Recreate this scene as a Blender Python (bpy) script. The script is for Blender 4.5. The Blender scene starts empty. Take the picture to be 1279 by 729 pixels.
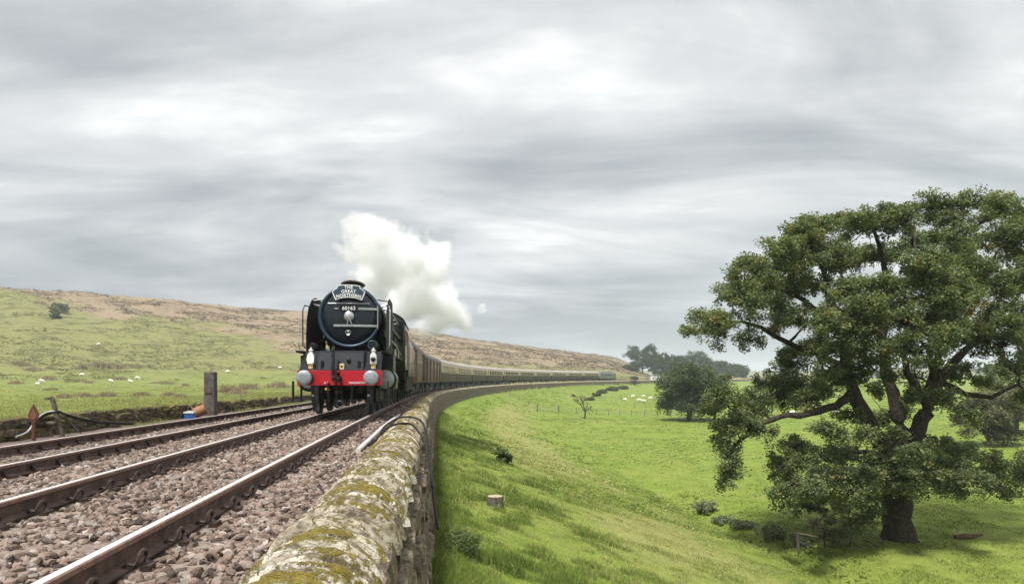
import bpy, bmesh, math, random
import numpy as np
from mathutils import Matrix, Vector

random.seed(7)
rng = np.random.default_rng(11)
scene = bpy.context.scene
COL = scene.collection
R = math.radians

# ------------------------------------------------------------------ camera
cam_d = bpy.data.cameras.new('camera')
cam = bpy.data.objects.new('camera', cam_d)
COL.objects.link(cam)
cam.location = (0, 0, 0.93)
cam.rotation_euler = (R(90), 0, 0)
cam_d.sensor_width = 36.0
cam_d.lens = 24.0
cam_d.shift_y = 110.0 / 1279.0
cam_d.clip_start = 0.05
cam_d.clip_end = 12000
scene.camera = cam

# ------------------------------------------------------------------ view and render settings
scene.view_settings.view_transform = 'Standard'
scene.view_settings.look = 'None'
scene.view_settings.gamma = 1.0
scene.view_settings.exposure = 0.95
scene.render.engine = 'CYCLES'
cy = scene.cycles
cy.use_denoising = True
cy.max_bounces = 10
cy.diffuse_bounces = 3
cy.glossy_bounces = 3
cy.transmission_bounces = 4
cy.transparent_max_bounces = 8
cy.volume_bounces = 14
cy.volume_step_rate = 1.0
cy.sample_clamp_indirect = 6.0
cy.caustics_reflective = False
cy.caustics_refractive = False

# ------------------------------------------------------------------ sun and sky
SUN_EL, SUN_AZ = R(62), R(-150)          # azimuth measured from +Y towards +X
sd = Vector((math.sin(SUN_AZ) * math.cos(SUN_EL), math.cos(SUN_AZ) * math.cos(SUN_EL), math.sin(SUN_EL)))
sun_d = bpy.data.lights.new('sun', 'SUN')
sun_d.energy = 2.9
sun_d.angle = R(9)
sun_d.color = (1.0, 0.975, 0.935)
sun = bpy.data.objects.new('sun', sun_d)
COL.objects.link(sun)
sun.rotation_euler = (-sd).to_track_quat('-Z', 'Y').to_euler()
sun.location = (0, 0, 60)


class NT:
    """tiny helper for node trees"""
    def __init__(s, tree):
        s.t = tree
        s.n = tree.nodes
        s.l = tree.links

    def add(s, typ, **kw):
        n = s.n.new(typ)
        for k, v in kw.items():
            setattr(n, k, v)
        return n

    def put(s, sock, v):
        if isinstance(v, bpy.types.NodeSocket):
            s.l.new(v, sock)
        elif v is not None:
            if hasattr(sock.default_value, '__len__') and not hasattr(v, '__len__'):
                v = (v,) * len(sock.default_value)
            if hasattr(sock.default_value, '__len__') and len(sock.default_value) == 4 and len(v) == 3:
                v = (*v, 1)
            sock.default_value = v

    def math(s, op, a, b=None, c=None, clamp=False):
        n = s.add('ShaderNodeMath', operation=op, use_clamp=clamp)
        s.put(n.inputs[0], a)
        if b is not None: s.put(n.inputs[1], b)
        if c is not None: s.put(n.inputs[2], c)
        return n.outputs[0]

    def vmath(s, op, a, b=None):
        n = s.add('ShaderNodeVectorMath', operation=op)
        s.put(n.inputs[0], a)
        if b is not None: s.put(n.inputs[1], b)
        return n.outputs['Value'] if op in ('LENGTH', 'DISTANCE', 'DOT_PRODUCT') else n.outputs[0]

    def mix(s, f, a, b, blend='MIX'):
        n = s.add('ShaderNodeMix', data_type='RGBA', blend_type=blend)
        s.put(n.inputs[0], f); s.put(n.inputs[6], a); s.put(n.inputs[7], b)
        return n.outputs[2]

    def noise(s, vec=None, scale=5.0, detail=3.0, rough=0.55, dist=0.0, out=0):
        n = s.add('ShaderNodeTexNoise')
        s.put(n.inputs['Scale'], scale); s.put(n.inputs['Detail'], detail)
        s.put(n.inputs['Roughness'], rough); s.put(n.inputs['Distortion'], dist)
        if vec is not None: s.put(n.inputs['Vector'], vec)
        return n.outputs[out]

    def vor(s, vec=None, scale=5.0, out='Distance', feature='F1'):
        n = s.add('ShaderNodeTexVoronoi', feature=feature)
        s.put(n.inputs['Scale'], scale)
        if vec is not None: s.put(n.inputs['Vector'], vec)
        return n.outputs[out]

    def ramp(s, f, stops):
        n = s.add('ShaderNodeValToRGB')
        cr = n.color_ramp
        while len(cr.elements) < len(stops): cr.elements.new(0.5)
        for e, (p, c) in zip(cr.elements, stops):
            e.position = p
            e.color = (c, c, c, 1) if not hasattr(c, '__len__') else (*c, 1)
        s.put(n.inputs[0], f)
        return n.outputs[0]

    def rangem(s, v, a, b, c=0.0, d=1.0):
        n = s.add('ShaderNodeMapRange', interpolation_type='SMOOTHSTEP')
        s.put(n.inputs[0], v)
        n.inputs[1].default_value = a; n.inputs[2].default_value = b
        n.inputs[3].default_value = c; n.inputs[4].default_value = d
        return n.outputs[0]

    def attr(s, name, out='Fac'):
        return s.add('ShaderNodeAttribute', attribute_name=name).outputs[out]

    def pos(s):
        return s.add('ShaderNodeNewGeometry').outputs['Position']

    def scalev(s, v, sx, sy, sz):
        return s.vmath('MULTIPLY', v, (sx, sy, sz))


w = bpy.data.worlds.new('World')
scene.world = w
w.use_nodes = True
nt = NT(w.node_tree)
nt.n.clear()
out = nt.add('ShaderNodeOutputWorld')
bg = nt.add('ShaderNodeBackground')
nt.l.new(bg.outputs[0], out.inputs[0])
sky = nt.add('ShaderNodeTexSky', sky_type='NISHITA', sun_disc=False)
sky.sun_elevation = SUN_EL
sky.sun_rotation = SUN_AZ
sky.air_density = 1.2
sky.dust_density = 2.0
tc = nt.add('ShaderNodeTexCoord').outputs['Generated']
sep = nt.add('ShaderNodeSeparateXYZ')
nt.put(sep.inputs[0], tc)
dz = nt.math('MAXIMUM', sep.outputs[2], 0.0)
den = nt.math('ADD', dz, 0.16)
cmb = nt.add('ShaderNodeCombineXYZ')
nt.put(cmb.inputs[0], nt.math('DIVIDE', sep.outputs[0], den))
nt.put(cmb.inputs[1], nt.math('DIVIDE', sep.outputs[1], den))
plane = cmb.outputs[0]
n1 = nt.noise(nt.vmath('ADD', nt.scalev(plane, 0.55, 1.05, 1), (1.3, 0.4, 0)), 1.4, 6, 0.54, 0.7)
n2 = nt.noise(nt.vmath('ADD', nt.scalev(plane, 0.40, 0.62, 1), (5.3, 2.4, 0)), 1.1, 4, 0.5, 0.5)
n3 = nt.noise(nt.vmath('ADD', nt.scalev(plane, 0.6, 2.0, 1), (9.1, 4.2, 2)), 2.6, 6, 0.62, 0.5)
cl = nt.math('ADD', nt.math('MULTIPLY', n1, 0.46), nt.math('ADD', nt.math('MULTIPLY', n2, 0.44), nt.math('MULTIPLY', n3, 0.10)))
lift = nt.rangem(dz, 0.02, 0.30, -0.135, 0.045)      # thicker, greyer cloud deck low down over the moor
cl = nt.math('ADD', cl, lift)
SK = 0.59
ccol = nt.ramp(cl, [(0.365, (0.325 * SK, 0.345 * SK, 0.372 * SK)), (0.455, (0.505 * SK, 0.522 * SK, 0.542 * SK)),
                    (0.53, (0.73 * SK, 0.735 * SK, 0.742 * SK)), (0.61, (1.16 * SK, 1.16 * SK, 1.15 * SK))])
skyc = nt.vmath('MULTIPLY', sky.outputs[0], (0.09, 0.09, 0.09))
nt.put(bg.inputs[0], nt.mix(0.94, skyc, ccol))
bg.inputs[1].default_value = 1.0

# ------------------------------------------------------------------ object helpers

def tag(o, label=None, cat=None, group=None, kind=None):
    if label: o['label'] = label
    if cat: o['category'] = cat
    if group: o['group'] = group
    if kind: o['kind'] = kind
    return o


def empty(name, loc=(0, 0, 0), rz=0.0):
    o = bpy.data.objects.new(name, None)
    COL.objects.link(o)
    o.location = loc
    o.rotation_euler = (0, 0, rz)
    o.empty_display_size = 0.3
    return o


def link(name, me, parent=None, loc=(0, 0, 0), rot=(0, 0, 0), scale=(1, 1, 1)):
    o = bpy.data.objects.new(name, me)
    COL.objects.link(o)
    if parent is not None: o.parent = parent
    o.location = loc
    o.rotation_euler = rot
    o.scale = scale
    return o


def copy_tree(o, parent=None):
    c = o.copy()
    COL.objects.link(c)
    c.parent = parent
    for ch in o.children:
        copy_tree(ch, c)
    return c


def np_mesh(name, V, F, mat=None, smooth=False, fattr=None, vattr=None):
    """fast mesh from arrays; F is (n,k)"""
    V = np.asarray(V, dtype=np.float32).reshape(-1, 3)
    F = np.asarray(F, dtype=np.int32)
    me = bpy.data.meshes.new(name)
    k = F.shape[1]
    n = F.shape[0]
    me.vertices.add(len(V))
    me.vertices.foreach_set('co', V.ravel())
    me.loops.add(n * k)
    me.loops.foreach_set('vertex_index', F.ravel())
    me.polygons.add(n)
    me.polygons.foreach_set('loop_start', np.arange(0, n * k, k, dtype=np.int32))
    me.polygons.foreach_set('use_smooth', np.full(n, smooth, dtype=bool))
    for nm, a in (fattr or {}).items():
        at = me.attributes.new(nm, 'FLOAT', 'FACE')
        at.data.foreach_set('value', np.asarray(a, dtype=np.float32))
    for nm, a in (vattr or {}).items():
        at = me.attributes.new(nm, 'FLOAT', 'POINT')
        at.data.foreach_set('value', np.asarray(a, dtype=np.float32))
    me.update(calc_edges=True)
    if mat: me.materials.append(mat)
    return me


class MB:
    """collects shapes and builds them as one mesh"""
    def __init__(s):
        s.v = []
        s.f = []
        s.m = []
        s.cur = 0

    def raw(s, vs, fs):
        b = len(s.v)
        s.v += [tuple(p) for p in vs]
        for f in fs:
            s.f.append(tuple(i + b for i in f))
            s.m.append(s.cur)
        return s

    def box(s, c, size, M=None):
        cx, cy_, cz = c
        hx, hy, hz = (q / 2 for q in size)
        vs = [Vector((cx + a * hx, cy_ + b * hy, cz + d * hz)) for a in (-1, 1) for b in (-1, 1) for d in (-1, 1)]
        if M is not None: vs = [M @ p for p in vs]
        return s.raw(vs, [(0, 1, 3, 2), (4, 6, 7, 5), (0, 4, 5, 1), (2, 3, 7, 6), (0, 2, 6, 4), (1, 5, 7, 3)])

    def bbox(s, x0, x1, y0, y1, z0, z1):
        return s.box(((x0 + x1) / 2, (y0 + y1) / 2, (z0 + z1) / 2), (x1 - x0, y1 - y0, z1 - z0))

    def rings(s, rings, cap=True, closed=True):
        n = len(rings[0])
        vs = [p for r in rings for p in r]
        fs = []
        for i in range(len(rings) - 1):
            for j in range(n if closed else n - 1):
                a = i * n + j
                b = i * n + (j + 1) % n
                fs.append((a, b, b + n, a + n))
        if cap:
            fs.append(tuple(range(n - 1, -1, -1)))
            fs.append(tuple((len(rings) - 1) * n + j for j in range(n)))
        return s.raw(vs, fs)

    def lathe(s, prof, o=(0, 0, 0), axis='y', n=24, cap=True):
        """prof: list of (radius, position along axis)"""
        rs = []
        for r, h in prof:
            ring = []
            for j in range(n):
                a = 2 * math.pi * j / n
                c, t = r * math.cos(a), r * math.sin(a)
                if axis == 'y': p = (o[0] + c, o[1] + h, o[2] + t)
                elif axis == 'z': p = (o[0] + c, o[1] + t, o[2] + h)
                else: p = (o[0] + h, o[1] + c, o[2] + t)
                ring.append(p)
            rs.append(ring)
        return s.rings(rs, cap)

    def tube(s, pts, r, n=6, cap=True):
        pts = [Vector(p) for p in pts]
        if not hasattr(r, '__len__'): r = [r] * len(pts)
        rs = []
        up = Vector((0, 0, 1))
        for i, p in enumerate(pts):
            d = (pts[min(i + 1, len(pts) - 1)] - pts[max(i - 1, 0)])
            if d.length < 1e-9: d = Vector((0, 0, 1))
            d.normalize()
            ref = up if abs(d.dot(up)) < 0.95 else Vector((1, 0, 0))
            u = d.cross(ref).normalized()
            v = u.cross(d)
            rs.append([p + (u * math.cos(2 * math.pi * j / n) + v * math.sin(2 * math.pi * j / n)) * r[i] for j in range(n)])
        return s.rings(rs, cap)

    def prism(s, poly, a0, a1, axis='y'):
        """poly: 2D outline; axis y -> (x,z), axis x -> (y,z), axis z -> (x,y)"""
        def P(u, v, a):
            return (u, a, v) if axis == 'y' else ((a, u, v) if axis == 'x' else (u, v, a))
        return s.rings([[P(u, v, a0) for u, v in poly], [P(u, v, a1) for u, v in poly]])

    def sphere(s, c, r, n=12, m=8):
        if not hasattr(r, '__len__'): r = (r, r, r)
        rs = []
        for i in range(m + 1):
            t = math.pi * (i / m) * 0.998 + 0.003
            rs.append([(c[0] + r[0] * math.sin(t) * math.cos(2 * math.pi * j / n), c[1] + r[1] * math.sin(t) * math.sin(2 * math.pi * j / n),
                        c[2] + r[2] * math.cos(t)) for j in range(n)])
        return s.rings(rs)

    def mesh(s, name, mats, smooth=None, bevel=0.0):
        me = bpy.data.meshes.new(name)
        me.from_pydata(s.v, [], s.f)
        bm = bmesh.new()
        bm.from_mesh(me)
        bmesh.ops.recalc_face_normals(bm, faces=bm.faces)
        bm.faces.ensure_lookup_table()
        for f, m in zip(bm.faces, s.m): f.material_index = m
        if bevel:
            es = [e for e in bm.edges if len(e.link_faces) == 2 and e.calc_face_angle(0) > 0.6]
            bmesh.ops.bevel(bm, geom=es, offset=bevel, segments=1, affect='EDGES')
        bm.to_mesh(me)
        bm.free()
        for m in (mats if isinstance(mats, (list, tuple)) else [mats]): me.materials.append(m)
        if smooth is not None:
            me.polygons.foreach_set('use_smooth', [True] * len(me.polygons))
            me.set_sharp_from_angle(angle=R(smooth))
        return me

    def build(s, name, mats, parent=None, smooth=None, bevel=0.0, **kw):
        return link(name, s.mesh(name, mats, smooth, bevel), parent, **kw)


# value noise in numpy
def _h(i, j, seed):
    v = np.sin(i * 127.1 + j * 311.7 + seed * 74.7) * 43758.5453
    return v - np.floor(v)


def vn(x, y, seed=0.0):
    x = np.asarray(x, dtype=np.float64); y = np.asarray(y, dtype=np.float64)
    i, j = np.floor(x), np.floor(y)
    u, v = x - i, y - j
    u, v = u * u * (3 - 2 * u), v * v * (3 - 2 * v)
    a, b, c, d = _h(i, j, seed), _h(i + 1, j, seed), _h(i, j + 1, seed), _h(i + 1, j + 1, seed)
    return (a + (b - a) * u) * (1 - v) + (c + (d - c) * u) * v


def fbm(x, y, seed=0.0, o=4):
    s, a, t = 0, 1.0, 0
    for k in range(o):
        s = s + a * vn(x * 2 ** k, y * 2 ** k, seed + k * 3.1)
        t += a
        a *= 0.5
    return s / t


def sstep(a, b, x):
    t = np.clip((x - a) / (b - a), 0, 1)
    return t * t * (3 - 2 * t)


# ------------------------------------------------------------------ materials
def new_mat(name):
    m = bpy.data.materials.new(name)
    m.use_nodes = True
    n = NT(m.node_tree)
    b = n.n['Principled BSDF']
    return m, n, b


def pm(name, c1, c2=None, scale=6.0, rough=0.6, metal=0.0, bump=0.0, bscale=40.0, world=False, rvar=0.0, detail=4, spec=None, contrast=(0.35, 0.65), coat=0.0):
    m, n, b = new_mat(name)
    vec = n.pos() if world else n.add('ShaderNodeTexCoord').outputs['Object']
    if c2 is None: c2 = tuple(q * 0.8 for q in c1)
    f = n.rangem(n.noise(vec, scale, detail, 0.6), contrast[0], contrast[1])
    n.put(b.inputs['Base Color'], n.mix(f, c1, c2))
    if rvar:
        n.put(b.inputs['Roughness'], n.math('ADD', n.math('MULTIPLY', n.noise(vec, scale * 2.3, 3), rvar), rough - rvar / 2))
    else:
        b.inputs['Roughness'].default_value = rough
    b.inputs['Metallic'].default_value = metal
    if spec is not None: b.inputs['Specular IOR Level'].default_value = spec
    if coat: b.inputs['Coat Weight'].default_value = coat
    if bump:
        bp = n.add('ShaderNodeBump')
        bp.inputs['Strength'].default_value = 0.8
        bp.inputs['Distance'].default_value = bump
        n.put(bp.inputs['Height'], n.noise(vec, bscale, 4, 0.6))
        n.put(b.inputs['Normal'], bp.outputs[0])
    return m


def leaf_mat(name, stops, trans=0.35, rough=0.6, upn=0.0):
    """colour by per-leaf random attribute"""
    m, n, b = new_mat(name)
    col = n.ramp(n.attr('rnd'), stops)
    n.put(b.inputs['Base Color'], col)
    b.inputs['Roughness'].default_value = rough
    b.inputs['Specular IOR Level'].default_value = 0.25
    if upn:      # thin upright blades take the light of the sward they stand in
        nn = n.vmath('NORMALIZE', n.vmath('ADD', n.vmath('SCALE', n.add('ShaderNodeNewGeometry').outputs['Normal']), (0, 0, upn / (1 - upn))))
        n.put(b.inputs['Normal'], nn)
    tr = n.add('ShaderNodeBsdfTranslucent')
    n.put(tr.inputs[0], n.mix(1.0, col, (1.25, 1.3, 0.6), 'MULTIPLY'))
    mx = n.add('ShaderNodeMixShader')
    mx.inputs[0].default_value = trans
    n.l.new(b.outputs[0], mx.inputs[1])
    n.l.new(tr.outputs[0], mx.inputs[2])
    n.l.new(mx.outputs[0], n.n['Material Output'].inputs[0])
    return m
HAZE = 0.00032

# ------------------------------------------------------------------ track alignment (arc length s, offset d to the right, height above rail)
DS = 0.5
S = np.arange(-80, 760, DS)
PHI0 = -0.113
_k = np.clip((S - 25) / 30, 0, 1) / 400 * np.clip((420 - S) / 60, 0, 1)
PH = PHI0 + np.cumsum(_k) * DS
CX = np.cumsum(np.sin(PH)) * DS
CY = np.cumsum(np.cos(PH)) * DS
_i0 = int(np.argmin(np.abs(S)))
CX = CX - CX[_i0] - 2.57
CY = CY - CY[_i0]
_zs = np.interp(S, [-80, 8, 18, 45, 90, 140, 190, 280, 400, 760], [0, 0, -0.04, -0.24, -0.30, -0.18, 0.05, 0.62, 1.3, 3.0])
_ker = np.ones(51) / 51
ZR = np.convolve(np.pad(_zs, 25, mode='edge'), _ker, mode='valid')
ZR = ZR - np.interp(6.0, S, ZR)


def tr(s, d=0.0, z=0.0):
    """world point(s) beside the track"""
    x, y, p, zr = (np.interp(s, S, a) for a in (CX, CY, PH, ZR))
    return np.stack(np.broadcast_arrays(x + d * np.cos(p), y - d * np.sin(p), zr + z), -1)


def heading(s):
    return float(np.interp(s, S, PH))


_cs = S[::8]
_cx, _cy = np.interp(_cs, S, CX), np.interp(_cs, S, CY)


def to_track(x, y):
    """nearest arc position and offset for many points"""
    x = np.asarray(x, float).ravel(); y = np.asarray(y, float).ravel()
    so = np.empty_like(x)
    for a in range(0, len(x), 20000):
        b = slice(a, a + 20000)
        so[b] = _cs[np.argmin((x[b, None] - _cx) ** 2 + (y[b, None] - _cy) ** 2, 1)]
    for _ in range(3):
        px, py, p = (np.interp(so, S, q) for q in (CX, CY, PH))
        so = np.clip(so + (x - px) * np.sin(p) + (y - py) * np.cos(p), S[0], S[-1])
    px, py, p = (np.interp(so, S, q) for q in (CX, CY, PH))
    d = (x - px) * np.cos(p) - (y - py) * np.sin(p)
    return so, d, np.interp(so, S, ZR)


RN = np.array([-0.6, 0.8]); RD = np.array([0.8, 0.6])


def field_z(x, y):
    f = np.interp(y, [-50, 60, 120, 190, 280, 420, 700, 1500], [-5.45, -5.45, -5.2, -4.6, -2.3, -0.3, 2.0, 4])
    f = f + np.interp(x, [-20, 30, 90, 200, 600], [0, 0, 0.3, 1.0, 3.0]) * sstep(60, 200, y)
    return f + (fbm(x / 14, y / 14, 5.0, 3) - 0.5) * 0.5


def hill_z(x, y):
    q = x * RN[0] + y * RN[1] - 435
    r = x * RD[0] + y * RD[1]
    H = np.interp(r, [-600, 4, 90, 158, 240, 326, 454, 560, 700, 900], [48, 48, 47, 44, 35, 26.5, 15, 3.5, 1, 0.5])
    t = np.clip((q + 245) / 245, 0, 1.0)
    prof = t ** 1.22 * (1.0 - 0.22 * t) / 0.78
    H = H * sstep(18, -22, x - 0.185 * y)          # the moor runs out beyond the tail of the train
    back = np.clip(1 - np.clip(q, 0, None) / 900, 0.2, 1)
    z = H * prof * back
    z = z + (fbm(x / 60, y / 60, 2.0, 4) - 0.5) * 7.0 * sstep(0.05, 0.5, t) * sstep(900, 300, r)
    z = z + (fbm(x / 9, y / 9, 21.0, 3) - 0.5) * 1.5 * sstep(0.02, 0.2, t) * sstep(700, 400, r)
    # a shallow gully cutting down the left shoulder
    g = np.exp(-((r + 6 + 0.12 * (q + 100)) / 9.0) ** 2) * sstep(-150, -60, q) * sstep(30, -30, q)
    return z - 4.0 * g, q, r, t


def ground_z(x, y, masks=False):
    s, d, zr = to_track(x, y)
    x = np.asarray(x, float).ravel(); y = np.asarray(y, float).ravel()
    hz, q, r, t = hill_z(x, y)
    # right: embankment falling from the wall to the pasture
    dp = np.clip(d - 2.4, 0, None)
    base = zr - 1.5 - 0.10 * np.clip(dp, 0, 1)
    slope = base - 0.305 * dp + (fbm(x / 3.0, y / 3.0, 9.0, 3) - 0.5) * 0.28 * sstep(0.4, 2.5, dp)
    fz = field_z(x, y) + hz * 0.9 * sstep(60, 200, dp)
    edge = np.clip((slope - fz), -3, 3)
    ditch = -0.75 * np.exp(-((slope - fz + 0.35) / 0.42) ** 2) * sstep(60, 25, y)
    k = 0.35
    right = fz + np.log1p(np.exp(np.clip((slope - fz) / k, -40, 40))) * k + ditch
    # left: low wall, then meadow rising into the moor
    e = np.clip(-d - 6.9, 0, None)
    left = zr - 0.02 + 0.10 * sstep(0, 3, e) - 0.0045 * np.clip(e, 0, 130) + hz + (fbm(x / 7, y / 7, 4.0, 3) - 0.5) * 0.5 * sstep(3, 20, e)
    bed = zr - 0.5
    z = np.where(d > 2.2, right, np.where(d < -6.9, left, bed))
    # distant ridge all round
    rr = np.hypot(x, y)
    z = z + sstep(900, 2100, rr) * (16 + 16 * fbm(x / 500, y / 500, 8.0, 3))
    if masks:
        moor = sstep(-0.10, 0.10, (q + 100) / 190 + (r - 60) / 130 + (fbm(x / 22, y / 22, 6.0, 4) - 0.5) * 1.0) * sstep(0.10, 0.28, t) * sstep(560, 470, r) * (d < -6)
        n = fbm(x / 5, y / 9, 12.0, 3)
        dry = sstep(3.0, 5.5, dp) * sstep(11.5, 7.5, dp) * sstep(0.36, 0.54, n + 0.12 * sstep(20, 60, y)) * sstep(10, 20, y) * sstep(150, 90, y)
        bank = sstep(13, 6, e) * sstep(26, 40, y) * sstep(0.40, 0.55, fbm(x / 3, y / 3, 3.0, 3)) * (d < -6.9)
        soil = ((d > -7.0) & (d < 2.3)).astype(float)
        hillgrass = (0.45 + 0.55 * sstep(0.02, 0.16, t)) * (d < -6.9)
        return z, moor, np.maximum(dry, bank * 0.8), soil, hillgrass
    return z


# materials of the land
def ground_material():
    m, n, b = new_mat('pasture_grass')
    p = n.pos()
    big = n.noise(p, 0.11, 5, 0.65)
    mid = n.noise(p, 0.9, 4, 0.62)
    fine = n.noise(n.scalev(p, 1, 0.6, 1), 9.0, 4, 0.7)
    g = n.ramp(n.math('ADD', n.math('MULTIPLY', mid, 0.55), n.math('MULTIPLY', fine, 0.45)),
               [(0.30, (0.056, 0.092, 0.014)), (0.47, (0.130, 0.190, 0.024)), (0.66, (0.215, 0.272, 0.044))])
    g = n.mix(n.rangem(big, 0.35, 0.7), g, n.mix(0.5, g, (0.22, 0.235, 0.055)))
    dryc = n.ramp(fine, [(0.3, (0.19, 0.185, 0.065)), (0.7, (0.34, 0.31, 0.13))])
    g = n.mix(n.math('MULTIPLY', n.attr('dry'), 0.62), g, dryc)
    hg = n.ramp(n.math('ADD', n.math('MULTIPLY', n.noise(p, 0.16, 5, 0.65), 0.6), n.math('MULTIPLY', n.noise(n.scalev(p, 0.7, 1.0, 2.0), 0.75, 5, 0.75), 0.4)),
                [(0.38, (0.070, 0.062, 0.027)), (0.46, (0.125, 0.120, 0.045)), (0.53, (0.205, 0.190, 0.078)), (0.62, (0.140, 0.162, 0.046))])
    g = n.mix(n.math('MULTIPLY', n.attr('hillgrass'), 0.9), g, hg)
    mo = n.ramp(n.math('ADD', n.math('MULTIPLY', n.noise(n.scalev(p, 0.7, 1, 1.6), 0.40, 6, 0.75), 0.70), n.math('MULTIPLY', n.noise(p, 0.045, 3, 0.5), 0.30)),
                [(0.37, (0.085, 0.066, 0.036)), (0.45, (0.175, 0.125, 0.078)), (0.53, (0.265, 0.196, 0.130)), (0.62, (0.19, 0.185, 0.082))])
    g = n.mix(n.attr('moor'), g, mo)
    g = n.mix(n.attr('soil'), g, (0.06, 0.045, 0.036))
    n.put(b.inputs['Base Color'], g)
    b.inputs['Roughness'].default_value = 0.85
    b.inputs['Specular IOR Level'].default_value = 0.15
    bp = n.add('ShaderNodeBump')
    bp.inputs['Strength'].default_value = 0.9
    bp.inputs['Distance'].default_value = 0.12
    n.put(bp.inputs['Height'], n.math('ADD', n.math('MULTIPLY', mid, 0.7), n.math('MULTIPLY', fine, 0.4)))
    n.put(b.inputs['Normal'], bp.outputs[0])
    return m


M_GROUND = ground_material()

# the ground, one sheet, finer near by
th = np.concatenate([np.linspace(-180, -62, 46, endpoint=False), np.linspace(-62, 62, 620, endpoint=False), np.linspace(62, 180, 46, endpoint=False)])
th = np.radians(th)
rad = np.concatenate([np.geomspace(1.2, 60, 190, endpoint=False), np.geomspace(60, 700, 210, endpoint=False), np.geomspace(700, 5200, 26)])
gx = np.outer(rad, np.sin(th)); gy = np.outer(rad, np.cos(th))
gz, moor, dry, soil, hg = ground_z(gx, gy, True)
nr, na = gx.shape
V = np.stack([gx.ravel(), gy.ravel(), gz], -1)
idx = np.arange(nr * na).reshape(nr, na)
F = np.stack([idx[:-1], np.roll(idx[:-1], -1, 1), np.roll(idx[1:], -1, 1), idx[1:]], -1).reshape(-1, 4)[:, ::-1]
g = link('ground', np_mesh('ground', V, F, M_GROUND, True, vattr={'moor': moor, 'dry': dry, 'soil': soil, 'hillgrass': hg}))
tag(g, 'green pasture, embankment slope and brown moorland hillside', 'ground', kind='structure')


def gz1(x, y):
    return float(ground_z([x], [y])[0])


# ------------------------------------------------------------------ ballast
def rock_variants(n, seed, jit=0.28, sub=1):
    out = []
    r = random.Random(seed)
    for i in range(n):
        bm = bmesh.new()
        bmesh.ops.create_icosphere(bm, subdivisions=sub, radius=1.0)
        for v in bm.verts: v.co *= 1 + r.uniform(-jit, jit)
        sc = (r.uniform(0.8, 1.25), r.uniform(0.6, 0.95), r.uniform(0.45, 0.75))
        for v in bm.verts: v.co = Vector((v.co.x * sc[0], v.co.y * sc[1], v.co.z * sc[2]))
        bm.verts.ensure_lookup_table()
        out.append((np.array([v.co[:] for v in bm.verts]), np.array([[v.index for v in f.verts] for f in bm.faces])))
        bm.free()
    return out


def rand_rot(n, tilt):
    a = rng.uniform(0, 2 * np.pi, n)
    bx, by = rng.normal(0, tilt, n), rng.normal(0, tilt, n)
    ca, sa = np.cos(a), np.sin(a)
    Rz = np.zeros((n, 3, 3)); Rz[:, 0, 0] = ca; Rz[:, 0, 1] = -sa; Rz[:, 1, 0] = sa; Rz[:, 1, 1] = ca; Rz[:, 2, 2] = 1
    Rx = np.zeros((n, 3, 3)); Rx[:, 0, 0] = 1; Rx[:, 1, 1] = np.cos(bx); Rx[:, 1, 2] = -np.sin(bx); Rx[:, 2, 1] = np.sin(bx); Rx[:, 2, 2] = np.cos(bx)
    Ry = np.zeros((n, 3, 3)); Ry[:, 1, 1] = 1; Ry[:, 0, 0] = np.cos(by); Ry[:, 0, 2] = np.sin(by); Ry[:, 2, 0] = -np.sin(by); Ry[:, 2, 2] = np.cos(by)
    return Rz @ Rx @ Ry


def scatter_rocks(pos, size, variants, tilt=0.5):
    """returns V,F,rnd for many rocks"""
    n = len(pos)
    pick = rng.integers(0, len(variants), n)
    base = np.stack([v for v, _ in variants])[pick]
    f = variants[0][1]
    V = np.einsum('nij,nkj->nki', rand_rot(n, tilt), base * size[:, None, None]) + pos[:, None, :]
    F = (f[None] + (np.arange(n) * base.shape[1])[:, None, None]).reshape(-1, 3)
    return V.reshape(-1, 3), F, np.repeat(rng.random(n), len(f))


def rock_material(name, stops, rough=0.85, obj_random=False):
    m, n, b = new_mat(name)
    rnd = n.add('ShaderNodeObjectInfo').outputs['Random'] if obj_random else n.attr('rnd')
    c = n.ramp(rnd, stops)
    v = n.rangem(n.noise(n.pos(), 55.0, 4, 0.65), 0.3, 0.75, 0.7, 1.25)
    n.put(b.inputs['Base Color'], n.mix(1.0, c, v, 'MULTIPLY'))
    b.inputs['Roughness'].default_value = rough
    b.inputs['Specular IOR Level'].default_value = 0.3
    bp = n.add('ShaderNodeBump')
    bp.inputs['Distance'].default_value = 0.004
    n.put(bp.inputs['Height'], n.noise(n.pos(), 130.0, 3, 0.6))
    n.put(b.inputs['Normal'], bp.outputs[0])
    return m


BST = [(0.0, (0.048, 0.036, 0.029)), (0.2, (0.125, 0.090, 0.070)), (0.5, (0.208, 0.150, 0.118)), (0.78, (0.295, 0.222, 0.180)), (0.9, (0.235, 0.208, 0.182)), (1.0, (0.43, 0.36, 0.31))]
M_BST = rock_material('ballast_stone', BST)
M_BST1 = rock_material('ballast_stone_single', BST, obj_random=True)
M_BED = pm('ballast_bed', (0.07, 0.05, 0.042), (0.20, 0.14, 0.115), 14.0, 0.9, bump=0.05, bscale=17.0, world=True)

DB = np.array([-6.75, -6.1, -5.3, -4.75, -4.3, -3.4, -2.5, -1.9, -1.3, -0.8, 0, 0.8, 1.2, 1.55, 2.0])
ZB = np.array([-0.36, -0.38, -0.36, -0.30, -0.285, -0.285, -0.285, -0.25, -0.20, -0.19, -0.185, -0.19, -0.19, -0.21, -0.24])


def bed_z(d):
    return np.interp(d, DB, ZB)


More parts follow.
